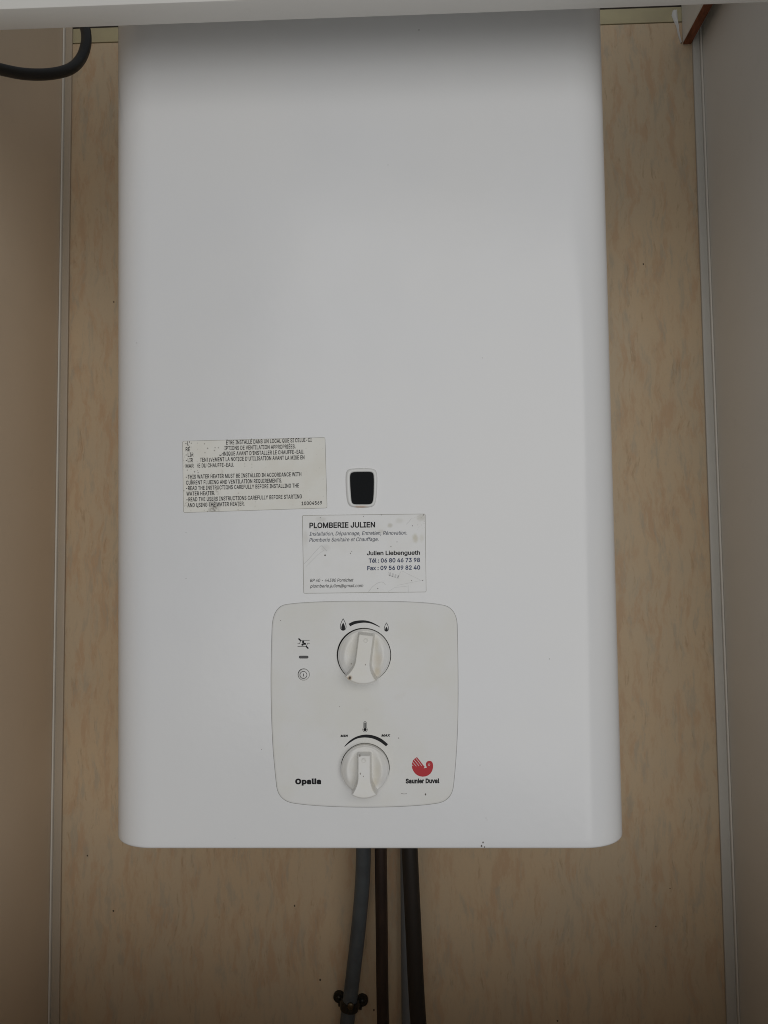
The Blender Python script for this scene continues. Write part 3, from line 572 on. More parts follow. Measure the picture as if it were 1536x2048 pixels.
for _ in range(4):
    nh = []
    for k in range(len(hole)):
        a, b = hole[k], hole[(k+1) % len(hole)]
        nh += [(a[0]*.75+b[0]*.25, a[1]*.75+b[1]*.25), (a[0]*.25+b[0]*.75, a[1]*.25+b[1]*.75)]
    hole = nh
hcx = sum(p[0] for p in hole)/len(hole); hcy = sum(p[1] for p in hole)/len(hole)
def inset_px(loop, dpx):
    out = []; n = len(loop)
    for i in range(n):
        a, b = Vector(loop[i-1]), Vector(loop[(i+1) % n]); tg = (b-a).normalized()
        nn = Vector((-tg.y, tg.x)); p = Vector(loop[i])
        if nn.dot(Vector((hcx, hcy))-p) < 0: nn = -nn
        out.append(tuple(p+nn*dpx))
    return out
# shell
def profile(z, ins):
    L, R = cl(z), cr(z); N = 18; pts = []
    pts.append((L-RC+ins, 0.238)); pts.append((L-RC+ins, RC+0.004))
    for k in range(N+1):
        a = PI/2*k/N
        pts.append((L-(RC-ins)*math.cos(a), RC-(RC-ins)*math.sin(a)))
    pts.append((L+0.004, ins)); nl = len(pts)
    pts.append((R-0.004, ins))
    for k in range(N+1):
        a = PI/2*(1-k/N)
        pts.append((R+(RC-ins)*math.cos(a), RC-(RC-ins)*math.sin(a)))
    pts.append((R+RC-ins, RC+0.004)); pts.append((R+RC-ins, 0.238))
    return pts, nl
B = 0.0022; rings = []
for k in range(6):
    a = PI/2*k/5
    rings.append((hb+B*(1-math.sin(a)), B*(1-math.cos(a))) if False else (hb+B-B*math.cos(a), B-B*math.sin(a)))
rings += [(hb+B+0.004, 0.0), (ht-0.004, 0.0), (ht, 0.0)]
bm = bmesh.new(); grid = []
for (z, ins) in rings:
    pr, nl = profile(z, ins)
    grid.append([bm.verts.new((x, y, z)) for (x, y) in pr])
NP = len(grid[0])
for i in range(len(grid)-1):
    for k in range(NP-1):
        if i == len(grid)-3 and k == nl-1: continue
        bm.faces.new((grid[i][k], grid[i][k+1], grid[i+1][k+1], grid[i+1][k]))
bm.faces.new(grid[0]); bm.faces.new(grid[-1])
for i in range(len(grid)-1): pass
bm.faces.new([grid[i][0] for i in range(len(grid))]+[grid[i][NP-1] for i in reversed(range(len(grid)))])
i = len(grid)-3
front = [grid[i][nl-1], grid[i][nl], grid[i+1][nl], grid[i+1][nl-1]]
hv = [bm.verts.new(on_front(x, y, 0)) for (x, y) in hole]
ed = []
for loop in (front, hv):
    for k in range(len(loop)):
        e_ = bm.edges.get((loop[k], loop[(k+1) % len(loop)])) or bm.edges.new((loop[k], loop[(k+1) % len(loop)]))
        ed.append(e_)
bmesh.ops.triangle_fill(bm, use_beauty=True, use_dissolve=False, edges=ed)
bmesh.ops.recalc_face_normals(bm, faces=bm.faces)
hv2 = [bm.verts.new(on_front(x, y, -0.004)) for (x, y) in hole]; hv3 = [bm.verts.new(on_front(x, y, 0)) for (x, y) in hole]
for k in range(len(hole)):
    j = (k+1) % len(hole); bm.faces.new((hv3[k], hv3[j], hv2[j], hv2[k]))
me = bpy.data.meshes.new('casing'); bm.to_mesh(me); bm.free()
finish('casing', me, M_enamel, heater, 40)

# control panel plate with wells for the knobs and the push button
K1 = (727.9, 1310.0, 54.4); K2 = (730.5, 1534.5, 48.8); BT = (607.5, 1348.8, 12.0)
PE = 0.0003
bm = bmesh.new()
def ring_of(loop, e): return [bm.verts.new(on_front(x, y, e)) for (x, y) in loop]
def bridge(A, C):
    n = len(A)
    for k in range(n): bm.faces.new((A[k], A[(k+1) % n], C[(k+1) % n], C[k]))
R0 = ring_of(inset_px(hole, 0.32), -0.0035); R1 = ring_of(inset_px(hole, 0.32), -0.0003)
R2 = ring_of(inset_px(hole, 1.0), 0.0001); R3 = ring_of(inset_px(hole, 2.2), PE); R4 = ring_of(inset_px(hole, 4.5), PE)
bridge(R0, R1); bridge(R1, R2); bridge(R2, R3); bridge(R3, R4)
ed = []
loops = [R4]
for (x, y, r) in (K1, K2, BT):
    W1 = ring_of(circ(x, y, r, 64), PE); loops.append(W1)
for lp in loops:
    for k in range(len(lp)):
        ed.append(bm.edges.get((lp[k], lp[(k+1) % len(lp)])) or bm.edges.new((lp[k], lp[(k+1) % len(lp)])))
bmesh.ops.triangle_fill(bm, use_beauty=True, use_dissolve=False, edges=ed)
bmesh.ops.recalc_face_normals(bm, faces=bm.faces)
for (x, y, r) in (K1, K2, BT):
    A = ring_of(circ(x, y, r, 64), PE); C = ring_of(circ(x, y, r, 64), -0.006); bridge(A, C)
me = bpy.data.meshes.new('control_panel'); bm.to_mesh(me); bm.free()
cp = finish('control_panel', me, M_plastic, heater, 40)
# dark back of the wells
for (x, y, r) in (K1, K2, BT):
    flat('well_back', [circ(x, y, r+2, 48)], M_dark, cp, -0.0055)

# knobs: turned dishes with a finger bar that flares at its lower end
def knob(cx_, cy_, r_px, tilt, H0, H1, hw, flare, hr, hv_, te):
    c0 = on_front(cx_, cy_, 0); R = r_px*S
    NR, NA = 90, 320
    ca, sa = math.cos(tilt), math.sin(tilt)
    def sst(a, b, x):  # smooth step
        t_ = max(0, min(1, (x-a)/(b-a))); return t_*t_*(3-2*t_)
    def height(x, z):
        u_ = x*ca - z*sa; v_ = x*sa + z*ca           # v_ up along the bar
        un, vn = u_/R, v_/R
        w_ = hw + flare*max(0.0, min(1.0, (-vn-0.15)/0.85))**2
        bar = 1-sst(w_-0.02, w_+0.055, abs(un))
        H = H1 + (H0-H1)*sst(-1.0, 0.75, vn)
        topend = 1-sst(te, te+0.10, vn)
        rr = math.hypot(un, vn)
        valley = hr + (hv_-hr)*sst(w_+0.02, w_+0.50, abs(un))*(1-sst(0.70, 1.0, rr))
        h = valley + (H-valley)*bar*topend
        h -= 0.0010*sst(0.90, 1.0, rr)**2
        return h
    verts = [(c0.x, -height(0, 0), c0.z)]; faces = []
    for i in range(1, NR+1):
        rr = R*(i/NR)**0.85
        for k in range(NA):
            a = 2*PI*k/NA; x, z = rr*math.cos(a), rr*math.sin(a)
            verts.append((c0.x+x, -height(x, z), c0.z+z))
    for k in range(NA): faces.append((0, 1+k, 1+(k+1) % NA))
    for i in range(NR-1):
        for k in range(NA):
            p, q = 1+i*NA+k, 1+i*NA+(k+1) % NA
            faces.append((p, q, q+NA, p+NA))
    base = len(verts)
    for k in range(NA):
        a = 2*PI*k/NA; verts.append((c0.x+R*1.004*math.cos(a), 0.004, c0.z+R*1.004*math.sin(a)))
    o0 = 1+(NR-1)*NA
    for k in range(NA): faces.append((o0+k, o0+(k+1) % NA, base+(k+1) % NA, base+k))
    o = mesh('knob', verts, faces, M_knob, heater, 50)
    # raised pointer dot near the top of the bar
    vv = (0.62 if r_px > 50 else 0.50)*R; px_, pz_ = vv*sa, vv*ca
    if r_px > 50: px_ += 0.0004
    dv, df = [], []
    for j, (rr, e) in enumerate([(4.6, -0.0002), (4.4, 0.0003), (3.6, 0.00045), (2.6, 0.0003), (0.01, 0.0003)]):
        for k in range(24):
            a = 2*PI*k/24; dv.append((c0.x+px_+rr*S*math.cos(a), -(height(px_, pz_)+e), c0.z+pz_+rr*S*math.sin(a)))
        if j:
            for k in range(24): df.append(((j-1)*24+k, (j-1)*24+(k+1) % 24, j*24+(k+1) % 24, j*24+k))
    mesh('pointer_dot', dv, df, M_knob, o, 40)
    return o
k1 = knob(K1[0]+0.8, K1[1], 51.6, math.radians(7.5), 0.0100, 0.0150, 0.275, 0.56, 0.0038, 0.0062, 0.80)
tag(k1, 'upper knob with a brown burn mark at its lower left')
k2 = knob(K2[0], K2[1]+0.8, 46.8, 0.0, 0.0120, 0.0160, 0.25, 0.40, 0.0058, 0.0085, 0.66)
# push button
c0 = on_front(BT[0]+0.3, BT[1]+0.4, 0); bv, bf = [], []
for j, (rr, e) in enumerate([(11.0, -0.004), (11.0, 0.0003), (10.5, 0.0008), (9.6, 0.0010), (0.01, 0.0010)]):
    for k in range(48):
        a = 2*PI*k/48; bv.append((c0.x+rr*S*math.cos(a), -e, c0.z+rr*S*math.sin(a)))
    if j:
        for k in range(48): bf.append(((j-1)*48+k, (j-1)*48+(k+1) % 48, j*48+(k+1) % 48, j*48+k))
btn = mesh('push_button', bv, bf, M_plastic, heater, 40)
flat('button_symbol', stroke(circ(607.3, 1349.4, 7.0, 40), 1.1, True)+stroke([(607.4, 1346.6), (607.4, 1352.4)], 1.2), M_ink, btn, 0.00106)
# indicator lens
def pill(x0, x1, y0, y1, n=12):
    r = (y1-y0)/2; cy = (y0+y1)/2; out = []
    for k in range(n+1): a = PI/2+PI*k/n; out.append((x0+r+r*math.cos(a), cy+r*math.sin(a)))
    for k in range(n+1): a = -PI/2+PI*k/n; out.append((x1-r+r*math.cos(a), cy+r*math.sin(a)))
    return out
pl = pill(598, 617, 1311.4, 1316.7); bm = bmesh.new()
hcx_, hcy_ = hcx, hcy; hcx, hcy = 607.5, 1314
A = ring_of(pl, PE-0.0002); C = ring_of(pl, PE+0.0002); D = ring_of(inset_px(pl, 0.6), PE+0.0004)
hcx, hcy = hcx_, hcy_
bridge(A, C); bridge(C, D); bm.faces.new(D); bmesh.ops.recalc_face_normals(bm, faces=bm.faces)
me = bpy.data.meshes.new('indicator_lens'); bm.to_mesh(me); bm.free()
finish('indicator_lens', me, M_led, heater, 40)

# printing on the control panel
EP = PE+0.00006
def drop(tip, bottom, hw, n=16):
    (tx, ty), by = tip, bottom; H = by-ty; out = []
    for k in range(n*2):
        a = 2*PI*k/(n*2)
        s = (1-math.cos(a))/2                       # 0 tip .. 1 bottom
        wgt = math.sin(a)*(math.sin(a/2)**1.15 if a <= PI else math.sin((2*PI-a)/2)**1.15)
        out.append((tx+hw*1.28*wgt, ty+H*s))
    return out
def ctr(loop): return sum(p[0] for p in loop)/len(loop), sum(p[1] for p in loop)/len(loop)
rm4 = lambda pts: remap(pts, 9.6, 650, 1220)
rm6 = lambda pts: remap(pts, 6.4, 660, 1430)
rm5 = lambda pts: remap(pts, 18.62, 580, 1260)
flat('large_flame_symbol', stroke(rm4(drop((350, 166), 390, 58)), 1.15, True)+[rm4(drop((350, 238), 390, 39))], M_ink, cp, EP)
flat('small_flame_symbol', stroke(rm4(drop((1180, 244), 408, 43)), 1.0, True)+[rm4(drop((1180, 318), 408, 27))], M_ink, cp, EP)
def band(outer, inner, n=6):
    o_ = catmull([(x, y, 0) for x, y in outer], n); i_ = catmull([(x, y, 0) for x, y in inner], n)
    m_ = min(len(o_), len(i_))
    return [[(o_[k].x, o_[k].y), (o_[k+1].x, o_[k+1].y), (i_[k+1].x, i_[k+1].y), (i_[k].x, i_[k].y)] for k in range(m_-1)]
flat('flame_scale', band(rm4([(453, 264), (560, 214), (700, 197), (800, 204), (900, 234), (1000, 286), (1062, 328)]),
                         rm4([(485, 313), (570, 272), (700, 246), (800, 245), (890, 262), (990, 302), (1056, 334)])), M_ink, cp, EP)
flat('temperature_scale', band(rm6([(184, 400), (250, 330), (340, 275), (450, 249), (560, 262), (660, 305), (743, 372)]),
                               rm6([(190, 404), (262, 348), (350, 300), (450, 287), (550, 301), (640, 342), (718, 400)])), M_ink, cp, EP)
th = []
for k in range(25): a = math.radians(-62+304*k/24)-PI/2+PI; 
th = [(449+30*math.sin(math.radians(x)), 186-30*math.cos(math.radians(x))) for x in range(34, 327, 12)]
th = th+[(432, 100)]+[(449+17*math.cos(math.radians(x)), 99-17*math.sin(math.radians(x))) for x in range(165, 10, -20)]+[(466, 100)]
flat('thermometer_symbol', stroke(rm6(th), 0.75, True)+stroke(rm6([(449, 96), (449, 186)]), 2.6)+[rm6(circ(449, 186, 20, 24))], M_ink, cp, EP)
fan = stroke(rm5([(318, 313), (408, 402)]), 2.9)+stroke(rm5([(405, 396), (440, 382), (730, 381)]), 0.9)+stroke(rm5([(398, 408), (378, 455), (355, 510), (285, 510)]), 1.0) \
    + stroke(rm5([(600, 602), (686, 690)]), 2.9)+stroke(rm5([(285, 611), (580, 606), (610, 600)]), 0.95)+stroke(rm5([(612, 592), (638, 545), (662, 490), (742, 490)]), 1.0)
for (x, y, a0) in [(492, 442, 80), (556, 512, -20), (472, 540, 215)]:
    pts = []
    for k in range(20):
        a = 2*PI*k/20; ex, ey = 48*math.cos(a), 40*math.sin(a); c_, s_ = math.cos(math.radians(-a0)), math.sin(math.radians(-a0))
        pts.append((x+ex*c_-ey*s_, y+ex*s_+ey*c_))
    fan.append(rm5(pts))
fan += stroke(rm5([(500, 470), (515, 500), (545, 505)]), 0.9)+stroke(rm5([(515, 495), (480, 530)]), 0.9)
flat('flue_fan_symbol', fan, M_ink, cp, EP)
lettering('MIN', *[660+v/6.4 for v in (135, 231)], 1430+277/6.4, 1430+277/6.4, 24/6.4, M_ink, cp, EP, 0.055, 0.15, 0.06)
lettering('MAX', *[660+v/6.4 for v in (658, 774)], 1430+273/6.4, 1430+272/6.4, 25/6.4, M_ink, cp, EP, 0.055, 0.15, 0.06)
lettering('Opalia', 590.5, 642.4, 1567.4, 1567.0, 9.4, M_ink, cp, EP, 0.058, 0, 0.06)
lettering('Saunier Duval', 811.2, 878.9, 1566.0, 1565.4, 8.2, M_ink, cp, EP, 0.045, 0, 0.02)
bird = [(1112, 537), (1140, 570), (1172, 612), (1206, 655), (1222, 668), (1236, 660), (1226, 638), (1228, 615), (1240, 597), (1258, 586), (1280, 585), (1300, 593), (1314, 612), (1319, 640), (1318, 675), (1308, 712), (1288, 745), (1258, 770), (1225, 784), (1187, 788), (1150, 783), (1115, 768), (1085, 742), (1064, 710), (1052, 680), (1048, 650), (1050, 618), (1062, 578), (1084, 556)]
flat('bird_emblem', [rm6(bird)], M_red, cp, EP)
flat('emblem_gaps', stroke(rm6([(1097, 548), (1135, 596), (1174, 648)]), 0.85)+stroke(rm6([(1072, 566), (1105, 607), (1140, 650)]), 0.85)+stroke(rm6([(1054, 594), (1078, 622), (1106, 654)]), 0.85)
     + stroke(rm6([(1046, 630), (1066, 652)]), 0.8)+stroke(rm6(circ(1268, 633, 11, 20)), 0.7, True)+[rm6([(1199, 680), (1240, 672), (1222, 648)])], M_plastic, cp, EP+0.00004)
tag(flat('panel_marks', stroke([(802, 1586.5), (808, 1587.6), (814, 1587.0)], 0.7)+[circ(851, 1588.5, 1.5, 9, 2.2), circ(797.5, 1476, 0.7, 8, 1.5), circ(561.5, 1241, 0.8, 8), circ(679, 1413, 0.6, 8)], M_speck, cp, EP), None, None, 'stuff')

# sight window
def radial(loop, n=72):
    c_ = catmull([(x, y, 0) for x, y in loop], 10, True); cx_, cy_ = 722.5, 976.0; out = []
    pol = sorted([(math.atan2(p.y-cy_, p.x-cx_), math.hypot(p.x-cx_, p.y-cy_)) for p in c_])
    for k in range(n):
        a = -PI+2*PI*(k+0.5)/n
        hi = next((q for q in pol if q[0] >= a), None); lo = next((q for q in reversed(pol) if q[0] < a), None)
        if hi is None: hi = (pol[0][0]+2*PI, pol[0][1])
        if lo is None: lo = (pol[-1][0]-2*PI, pol[-1][1])
        s = (a-lo[0])/(hi[0]-lo[0]); r = lo[1]+(hi[1]-lo[1])*s
        out.append((cx_+r*math.cos(a), cy_+r*math.sin(a)))
    return out
rm7 = lambda pts: remap(pts, 17.07, 680, 930)
gl = radial(rm7([(346, 390), (385, 280), (500, 246), (750, 240), (1030, 242), (1125, 290), (1152, 420), (1156, 700), (1142, 1080), (1112, 1260), (1030, 1335), (750, 1345), (490, 1338), (405, 1270), (378, 1060), (352, 700)]))
ou = radial(rm7([(195, 430), (225, 230), (350, 135), (740, 108), (1110, 128), (1235, 210), (1275, 420), (1272, 700), (1250, 1040), (1200, 1310), (1080, 1430), (740, 1462), (400, 1425), (270, 1300), (220, 1040), (198, 700)]))
lerp = lambda A_, B_, s: [(a[0]+(b[0]-a[0])*s, a[1]+(b[1]-a[1])*s) for a, b in zip(A_, B_)]
bm = bmesh.new()
seq = [(0.0, 0.00002), (0.06, 0.0007), (0.2, 0.0014), (0.42, 0.0018), (0.75, 0.0018), (0.93, 0.0014), (1.0, 0.0008), (1.0, 0.0001)]
prev = None
for (s, e) in seq:
    cur = ring_of(lerp(ou, gl, s), e)
    if prev: bridge(prev, cur)
    prev = cur
bmesh.ops.recalc_face_normals(bm, faces=bm.faces)
me = bpy.data.meshes.new('window_rim'); bm.to_mesh(me); bm.free()
rim = finish('window_rim', me, M_rim, heater, 50)
flat('sight_glass', [lerp(ou, gl, 0.97)], M_glass, rim, 0.00025)

# warning label stuck on the casing
def rounded_quad(c, r, n=5):
    out = []
    for i in range(4):
        p = Vector(c[i]); a = (Vector(c[i-1])-p).normalized(); b = (Vector(c[(i+1) % 4])-p).normalized()
        for k in range(n+1):
            s = k/n; out.append(tuple(p+a*r*(1-s)**2+b*r*s**2))
    return out
def sheet(name, loop, thick, M, parent):
    bm_ = bmesh.new()
    A = [bm_.verts.new(on_front(x, y, 0.00003)) for x, y in loop]; C = [bm_.verts.new(on_front(x, y, thick)) for x, y in loop]
    n = len(loop)
    for k in range(n): bm_.faces.new((A[k], A[(k+1) % n], C[(k+1) % n], C[k]))
    bm_.faces.new(C); bm_.faces.new(A); bmesh.ops.recalc_face_normals(bm_, faces=bm_.faces)
    me = bpy.data.meshes.new(name); bm_.to_mesh(me); bm_.free()
    return finish(name, me, M, parent, None)
lab = sheet('warning_label', rounded_quad([(364.8, 882.0), (650.5, 874.6), (654.6, 1016.3), (366.8, 1025.6)], 3.5), 0.00016, M_label, heater)
tag(lab, 'cream warning label with French and English print, worn and grimy at left')
EL = 0.00021
flat('edge_grime', stroke(rounded_quad([(365.2, 882.4), (650.1, 875.0), (654.2, 1015.9), (367.2, 1025.2)], 3.5), 0.7, True), M_scuff, lab, 0.00019)
rows = [("-L'", 100, 142, 148, 147, 37), ("ÊTRE INSTALLÉ DANS UN LOCAL QUE SI CELUI-CI", 492, 1312, 140, 112, 37), ("RÉ", 103, 145, 204, 203, 37),
        ("CRIPTIONS DE VENTILATION APPROPRIÉES.", 430, 1158, 194, 176, 37), ("-LIR", 103, 178, 256, 254, 37), ("t.", 246, 280, 250, 249, 34), ("NO", 302, 352, 250, 249, 36),
        ("CHNIQUE AVANT D'INSTALLER LE CHAUFFE-EAU.", 424, 1240, 248, 227, 37), ("-LIR", 105, 172, 309, 308, 37),
        ("TENTIVEMENT LA NOTICE D'UTILISATION AVANT LA MISE EN", 240, 1243, 305, 281, 37), ("MAR", 103, 180, 364, 362, 37), ("HE DU CHAUFFE-EAU.", 203, 566, 361, 352, 37),
        ("-THIS WATER HEATER MUST BE INSTALLED IN ACCORDANCE WITH", 105, 1213, 469, 442, 37), ("CURRENT FLUEING AND VENTILATION REQUIREMENTS.", 107, 1028, 525, 503, 37),
        ("-READ THE INSTRUCTIONS CAREFULLY BEFORE INSTALLING THE", 107, 1190, 578, 551, 37), ("WATER HEATER.", 110, 385, 630, 624, 37),
        ("-READ THE USERS INSTRUCTIONS CAREFULLY BEFORE STARTING", 110, 1218, 686, 656, 37), ("AND USING THE WATER HEATER.", 120, 668, 741, 725, 37), ("10004569", 1215, 1412, 722, 715, 33)]
for (s, x0, x1, y0, y1, cap) in rows:
    ink = M_ink if (y0 > 380) else M_lab_ink
    lettering(s, 350+x0/4.8, 350+x1/4.8, 860+y0/4.8, 860+y1/4.8, cap/4.8, ink, lab, EL, 0.016, 0, 0.025)

# specks of dirt on the casing
def speck(px, py, r, el=1.3):
    return [(px+r*random.uniform(.7, 1.2)*math.cos(2*PI*k/7), py+r*el*random.uniform(.7, 1.2)*math.sin(2*PI*k/7)) for k in range(7)]
sp = [speck(x, y, r*0.58) for (x, y, r) in [(776, 330, 1.1), (965, 716, 1.0), (838, 60, 1.8), (273.5, 686, 1.2), (960, 1530, 1.4), (972, 1636, 1.2), (966, 1685, 2.6), (963, 1692, 3.4), (969, 1694, 2.2),
      (372, 1157, 1.2), (372, 1065, 0.9), (523, 1499, 1.0), (470, 1676, 1.0), (1099, 1318, 1.3), (974, 1640, 0.9)]]
tag(flat('dirt_specks', sp, M_speck, heater, 0.00006), None, None, 'stuff')

# ------------------------------------------------------------------ business card
cc = [(604.6, 1030.6), (850.8, 1027.6), (852.7, 1184.2), (607.3, 1186.9)]
bp = on_front(729, 1186, 0.0)
card = root('business_card', bp, 'white plumber business card stuck above the control panel', 'business card')
sheet('card_stock', rounded_quad(cc, 2.6), 0.0004, M_card, card)
EC = 0.00044
flat('edge_grime', stroke(rounded_quad([(605.0, 1031.0), (850.4, 1028.0), (852.3, 1183.8), (607.7, 1186.5)], 2.6), 0.8, True), M_scuff, card, EC)
CARD = [("PLOMBERIE JULIEN", 112, 888, 213, 203, 60, M_ink, 0.026, 0), ("Installation, Dépannage, Entretien, Rénovation.", 112, 1266, 303, 290, 43, M_slate, 0.007, 0.22),
        ("Plomberie Sanitaire et Chauffage.", 110, 928, 375, 365, 43, M_slate, 0.007, 0.22), ("Julien Liebengueth", 790, 1418, 533, 527, 47, M_ink, 0.024, 0),
        ("Tél : 06 80 46 73 98", 812, 1418, 622, 613, 47, M_navy, 0.024, 0), ("Fax : 09 56 09 82 40", 795, 1420, 710, 702, 47, M_navy, 0.024, 0),
        ("BP 40 - 44380 Pornichet", 120, 632, 850, 845, 36, M_ink, 0.007, 0.22), ("plomberie.julien@gmail.com", 120, 748, 917, 910, 36, M_ink, 0.007, 0.22)]
for (s, x0, x1, y0, y1, cap, M, bo, sh) in CARD:
    a_, b_ = CB(x0, y0), CB(x1, y1)
    lettering(s, a_[0], b_[0], a_[1], b_[1], cap/5.908, M, card, EC, bo, sh)
cb = lambda pts: [CB(x, y) for x, y in pts]
sm_ = lambda pts, n=6: [(p.x, p.y) for p in catmull([(x, y, 0) for x, y in pts], n)]
# faint printed tools and pebbles
PR = lambda name, q: flat(name, q, M_cardart2, card, EC)
PR('pipe_print', stroke(cb([(50, 635), (110, 575), (170, 505), (235, 435)]), 0.8))
PR('pipe_print', stroke(cb([(70, 670), (140, 600), (210, 530), (290, 470)]), 0.6))
PR('collar_print', stroke(cb(sm_([(235, 430), (262, 425), (290, 455), (320, 485)])), 1.3))
PR('hook_print', stroke(cb(sm_([(810, 965), (860, 905), (920, 862), (975, 852), (1010, 885)])), 0.9))
PR('sheet_print', stroke(cb([(1195, 722), (1150, 808), (1040, 765), (1048, 730)]), 0.7))
for k in range(4): PR('tooth_print', [cb([(1060+k*32, 735+k*11), (1078+k*32, 741+k*11), (1068+k*32, 782+k*9), (1050+k*32, 775+k*9)])])
PR('twig_print', stroke(cb([(1255, 170), (1290, 135), (1315, 100)]), 0.8))
PR('sheet_edge_print', stroke(cb([(1205, 720), (1310, 772), (1415, 822)]), 0.5))
PR('fold_print', stroke(cb([(1150, 890), (1290, 862), (1460, 826)]), 0.5))
PR('fold_print', stroke(cb([(1278, 885), (1280, 968)]), 0.6))
PR('fold_print', stroke(cb([(1040, 965), (1120, 915), (1270, 900)]), 0.5))
card_sp = flat('card_specks', [speck(*CB(x, y), r) for (x, y, r) in [(298, 535, 1.7), (1075, 432, 0.9), (1146, 378, 0.9), (920, 927, 0.9), (598, 510, 0.9), (612, 490, 0.7), (960, 58, 0.9), (750, 75, 0.8), (1462, 58, 1.0), (1450, 832, 0.9), (1320, 835, 0.8), (1328, 186, 0.8), (240, 92, 0.7)]], M_speck, card, EC+0.00003)
card_sp['kind'] = 'stuff'

# ------------------------------------------------------------------ pipes under the heater
def pp(l): return [P(x, y, Y) for (x, y, Y) in l]
p1 = pp([(727.5, 1640, 0.205), (727, 1700, 0.207), (724.5, 1770, 0.213), (717.5, 1850, 0.222), (708.5, 1930, 0.230), (700, 2000, 0.2355), (693, 2060, 0.238)])
p1 += [Vector((p1[-1].x-0.006, 0.2385, 0.87)), Vector((p1[-1].x-0.008, 0.2385, ZB))]
o = tube('gas_pipe', p1, 0.0071, M_grey_pipe); tag(o, 'grey pipe leaning left, leftmost of those below the heater', 'pipe')
o['group'] = 'pipes below the heater'
p2 = pp([(760.5, 1640, 0.20), (761.5, 1700, 0.20), (763.5, 1860, 0.205), (766, 2048, 0.212)]); p2 += [Vector((p2[-1].x+0.002, 0.215, ZB))]
o = tube('copper_pipe', p2, 0.0057, M_copper); tag(o, 'thin dark copper pipe in the middle below the heater', 'pipe'); o['group'] = 'pipes below the heater'
p3 = pp([(817.5, 1640, 0.175), (819.5, 1700, 0.175), (827, 1860, 0.178), (837, 2048, 0.182)]); p3 += [Vector((p3[-1].x+0.012, 0.186, ZB))]
o = tube('water_pipe', p3, 0.0073, M_blackpipe); tag(o, 'thick blackened pipe, rightmost below the heater', 'pipe'); o['group'] = 'pipes below the heater'
p4 = pp([(813, 1640, 0.2425), (813.5, 1700, 0.2425), (816.5, 2048, 0.2425)]); p4 += [Vector((p4[-1].x, 0.2425, ZB))]
o = tube('conduit', p4, 0.0065, M_conduit); tag(o, 'pale grey conduit on the wall, half hidden behind the blackened pipe', 'conduit')
# saddle clip round the grey pipe
cpos = P(699.5, 2008, 0.2365)
clip = root('pipe_clip', (cpos.x, WY, cpos.z), 'dark bronze saddle clip holding the grey pipe to the wall', 'pipe clip')
def lathe(name, c, prof, M, parent, n=28):
    v, f = [], []
    for j, (r, y) in enumerate(prof):
        for k in range(n):
            a = 2*PI*k/n; v.append((c.x+r*math.cos(a), y, c.z+r*math.sin(a)))
        if j:
            for k in range(n): f.append(((j-1)*n+k, (j-1)*n+(k+1) % n, j*n+(k+1) % n, j*n+k))
    f.append(tuple(range((len(prof)-1)*n, len(prof)*n)))
    return mesh(name, v, f, M, parent, 40)
for (x, y, r) in [(676.5, 2003, 0.0056), (723.5, 2010, 0.0058)]:
    c = P(x, y, 0.24)
    ear = lathe('clip_ear', c, [(r, WY-0.0003), (r, 0.2472), (r*0.9, 0.2462), (r*0.45, 0.2460)], M_clip, clip)
    sc_ = lathe('screw', c, [(r*0.42, 0.2460), (r*0.42, 0.2450), (r*0.3, 0.2443), (r*0.05, 0.2441)], M_clip, ear)
bv, bf = [], []
pc = P(699.5, 2008, 0.2355); axis = Vector((0.12, 0, 1)).normalized(); sd = axis.cross(Vector((0, 1, 0))).normalized()
prof = [(-0.0050, 0.0074), (-0.0046, 0.0088), (-0.002, 0.0094), (0.002, 0.0094), (0.0046, 0.0088), (0.0050, 0.0074)]
NB = 24
for k in range(NB+1):
    a = PI*k/NB*1.0
    dirv = sd*math.cos(a) + Vector((0, -1, 0))*math.sin(a)
    for (h, r) in prof: bv.append(pc+axis*(h-0.0015)+dirv*r+Vector((0, 0.002, 0)))
for k in range(NB):
    for j in range(5): bf.append((k*6+j, k*6+j+1, (k+1)*6+j+1, (k+1)*6+j))
mesh('saddle_band', bv, bf, M_clip, clip, 60)
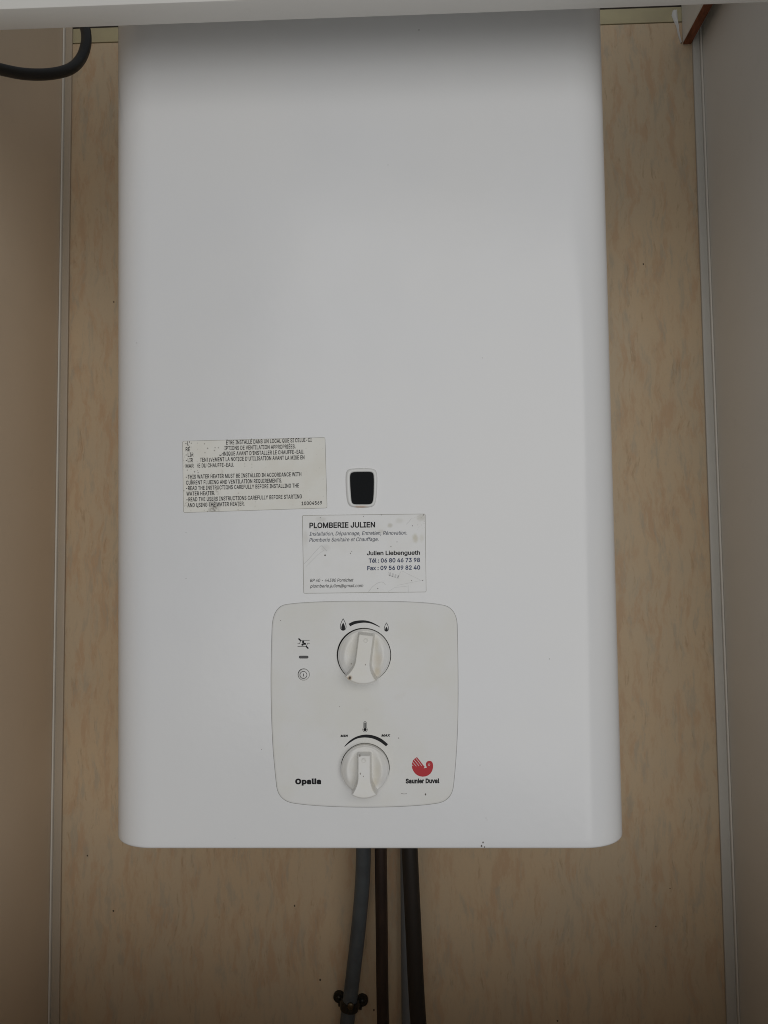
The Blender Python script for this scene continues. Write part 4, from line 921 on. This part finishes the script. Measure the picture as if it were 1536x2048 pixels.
e0, e1 = P(676.5, 2003, 0.2475), P(723.5, 2010, 0.2475)
box('strap', [(e0.x, 0.2465, e0.z-0.0045), (e1.x, 0.2465, e1.z-0.0045), (e1.x, WY-0.0004, e1.z-0.0045), (e0.x, WY-0.0004, e0.z-0.0045),
              (e0.x, 0.2465, e0.z+0.0045), (e1.x, 0.2465, e1.z+0.0045), (e1.x, WY-0.0004, e1.z+0.0045), (e0.x, WY-0.0004, e0.z+0.0045)], M_clip, clip, 0.0005)
cc_ = P(701, 2013, 0.2258)
lathe('brass_screw', cc_, [(0.0030, 0.2275), (0.0030, 0.2258), (0.0022, 0.2250), (0.0004, 0.2248)], M_brass, clip, 20)

# black hose, upper left
hs = pp([(-100, 104, 0.02), (-45, 126, 0.05), (0, 138.5, 0.07), (50, 148, 0.09), (100, 148, 0.108), (140, 138, 0.125), (162, 117, 0.138), (172, 88, 0.145), (171.5, 62, 0.15), (165, 34, 0.155)])
hs = [Vector((-0.335, -0.02, hs[0].z+0.010))]+hs+[Vector((hs[-1].x-0.004, 0.162, hs[-1].z+0.06)), Vector((hs[-1].x-0.004, 0.17, ZT))]
tag(tube('hose', hs, 0.0047, M_hose, None, 12), 'black rubber hose curving up behind the header rail, upper left', 'hose')

# grime specks on the back panel and left side wall
wv, wf = [], []
def wspeck(px, py, r, Y, el=1.3):
    n0 = len(wv)
    for k in range(8):
        rr = r*random.uniform(.6, 1.2); p = P(px+rr*math.cos(2*PI*k/8), py+rr*el*math.sin(2*PI*k/8), Y); wv.append((p.x, Y, p.z))
    wf.append(tuple(range(n0, n0+8)))
for (x, y, r) in [(175, 1711, 1.8), (227, 1822, 2.0), (227.5, 604, 1.8), (589, 1811, 2.0), (1312, 1853, 1.6), (1115, 2042, 2.2), (640, 1960, 2.2), (1405-65, 1777, 1.2), (1287, 528, 1.6), (748, 2020, 2.0)]:
    wspeck(x, y, r, WY-0.00006)
tag(mesh('dirt_specks', wv, wf, M_wspeck, bw), None, None, 'stuff')
for o in bpy.data.objects:
    if '_base' in o: del o['_base']
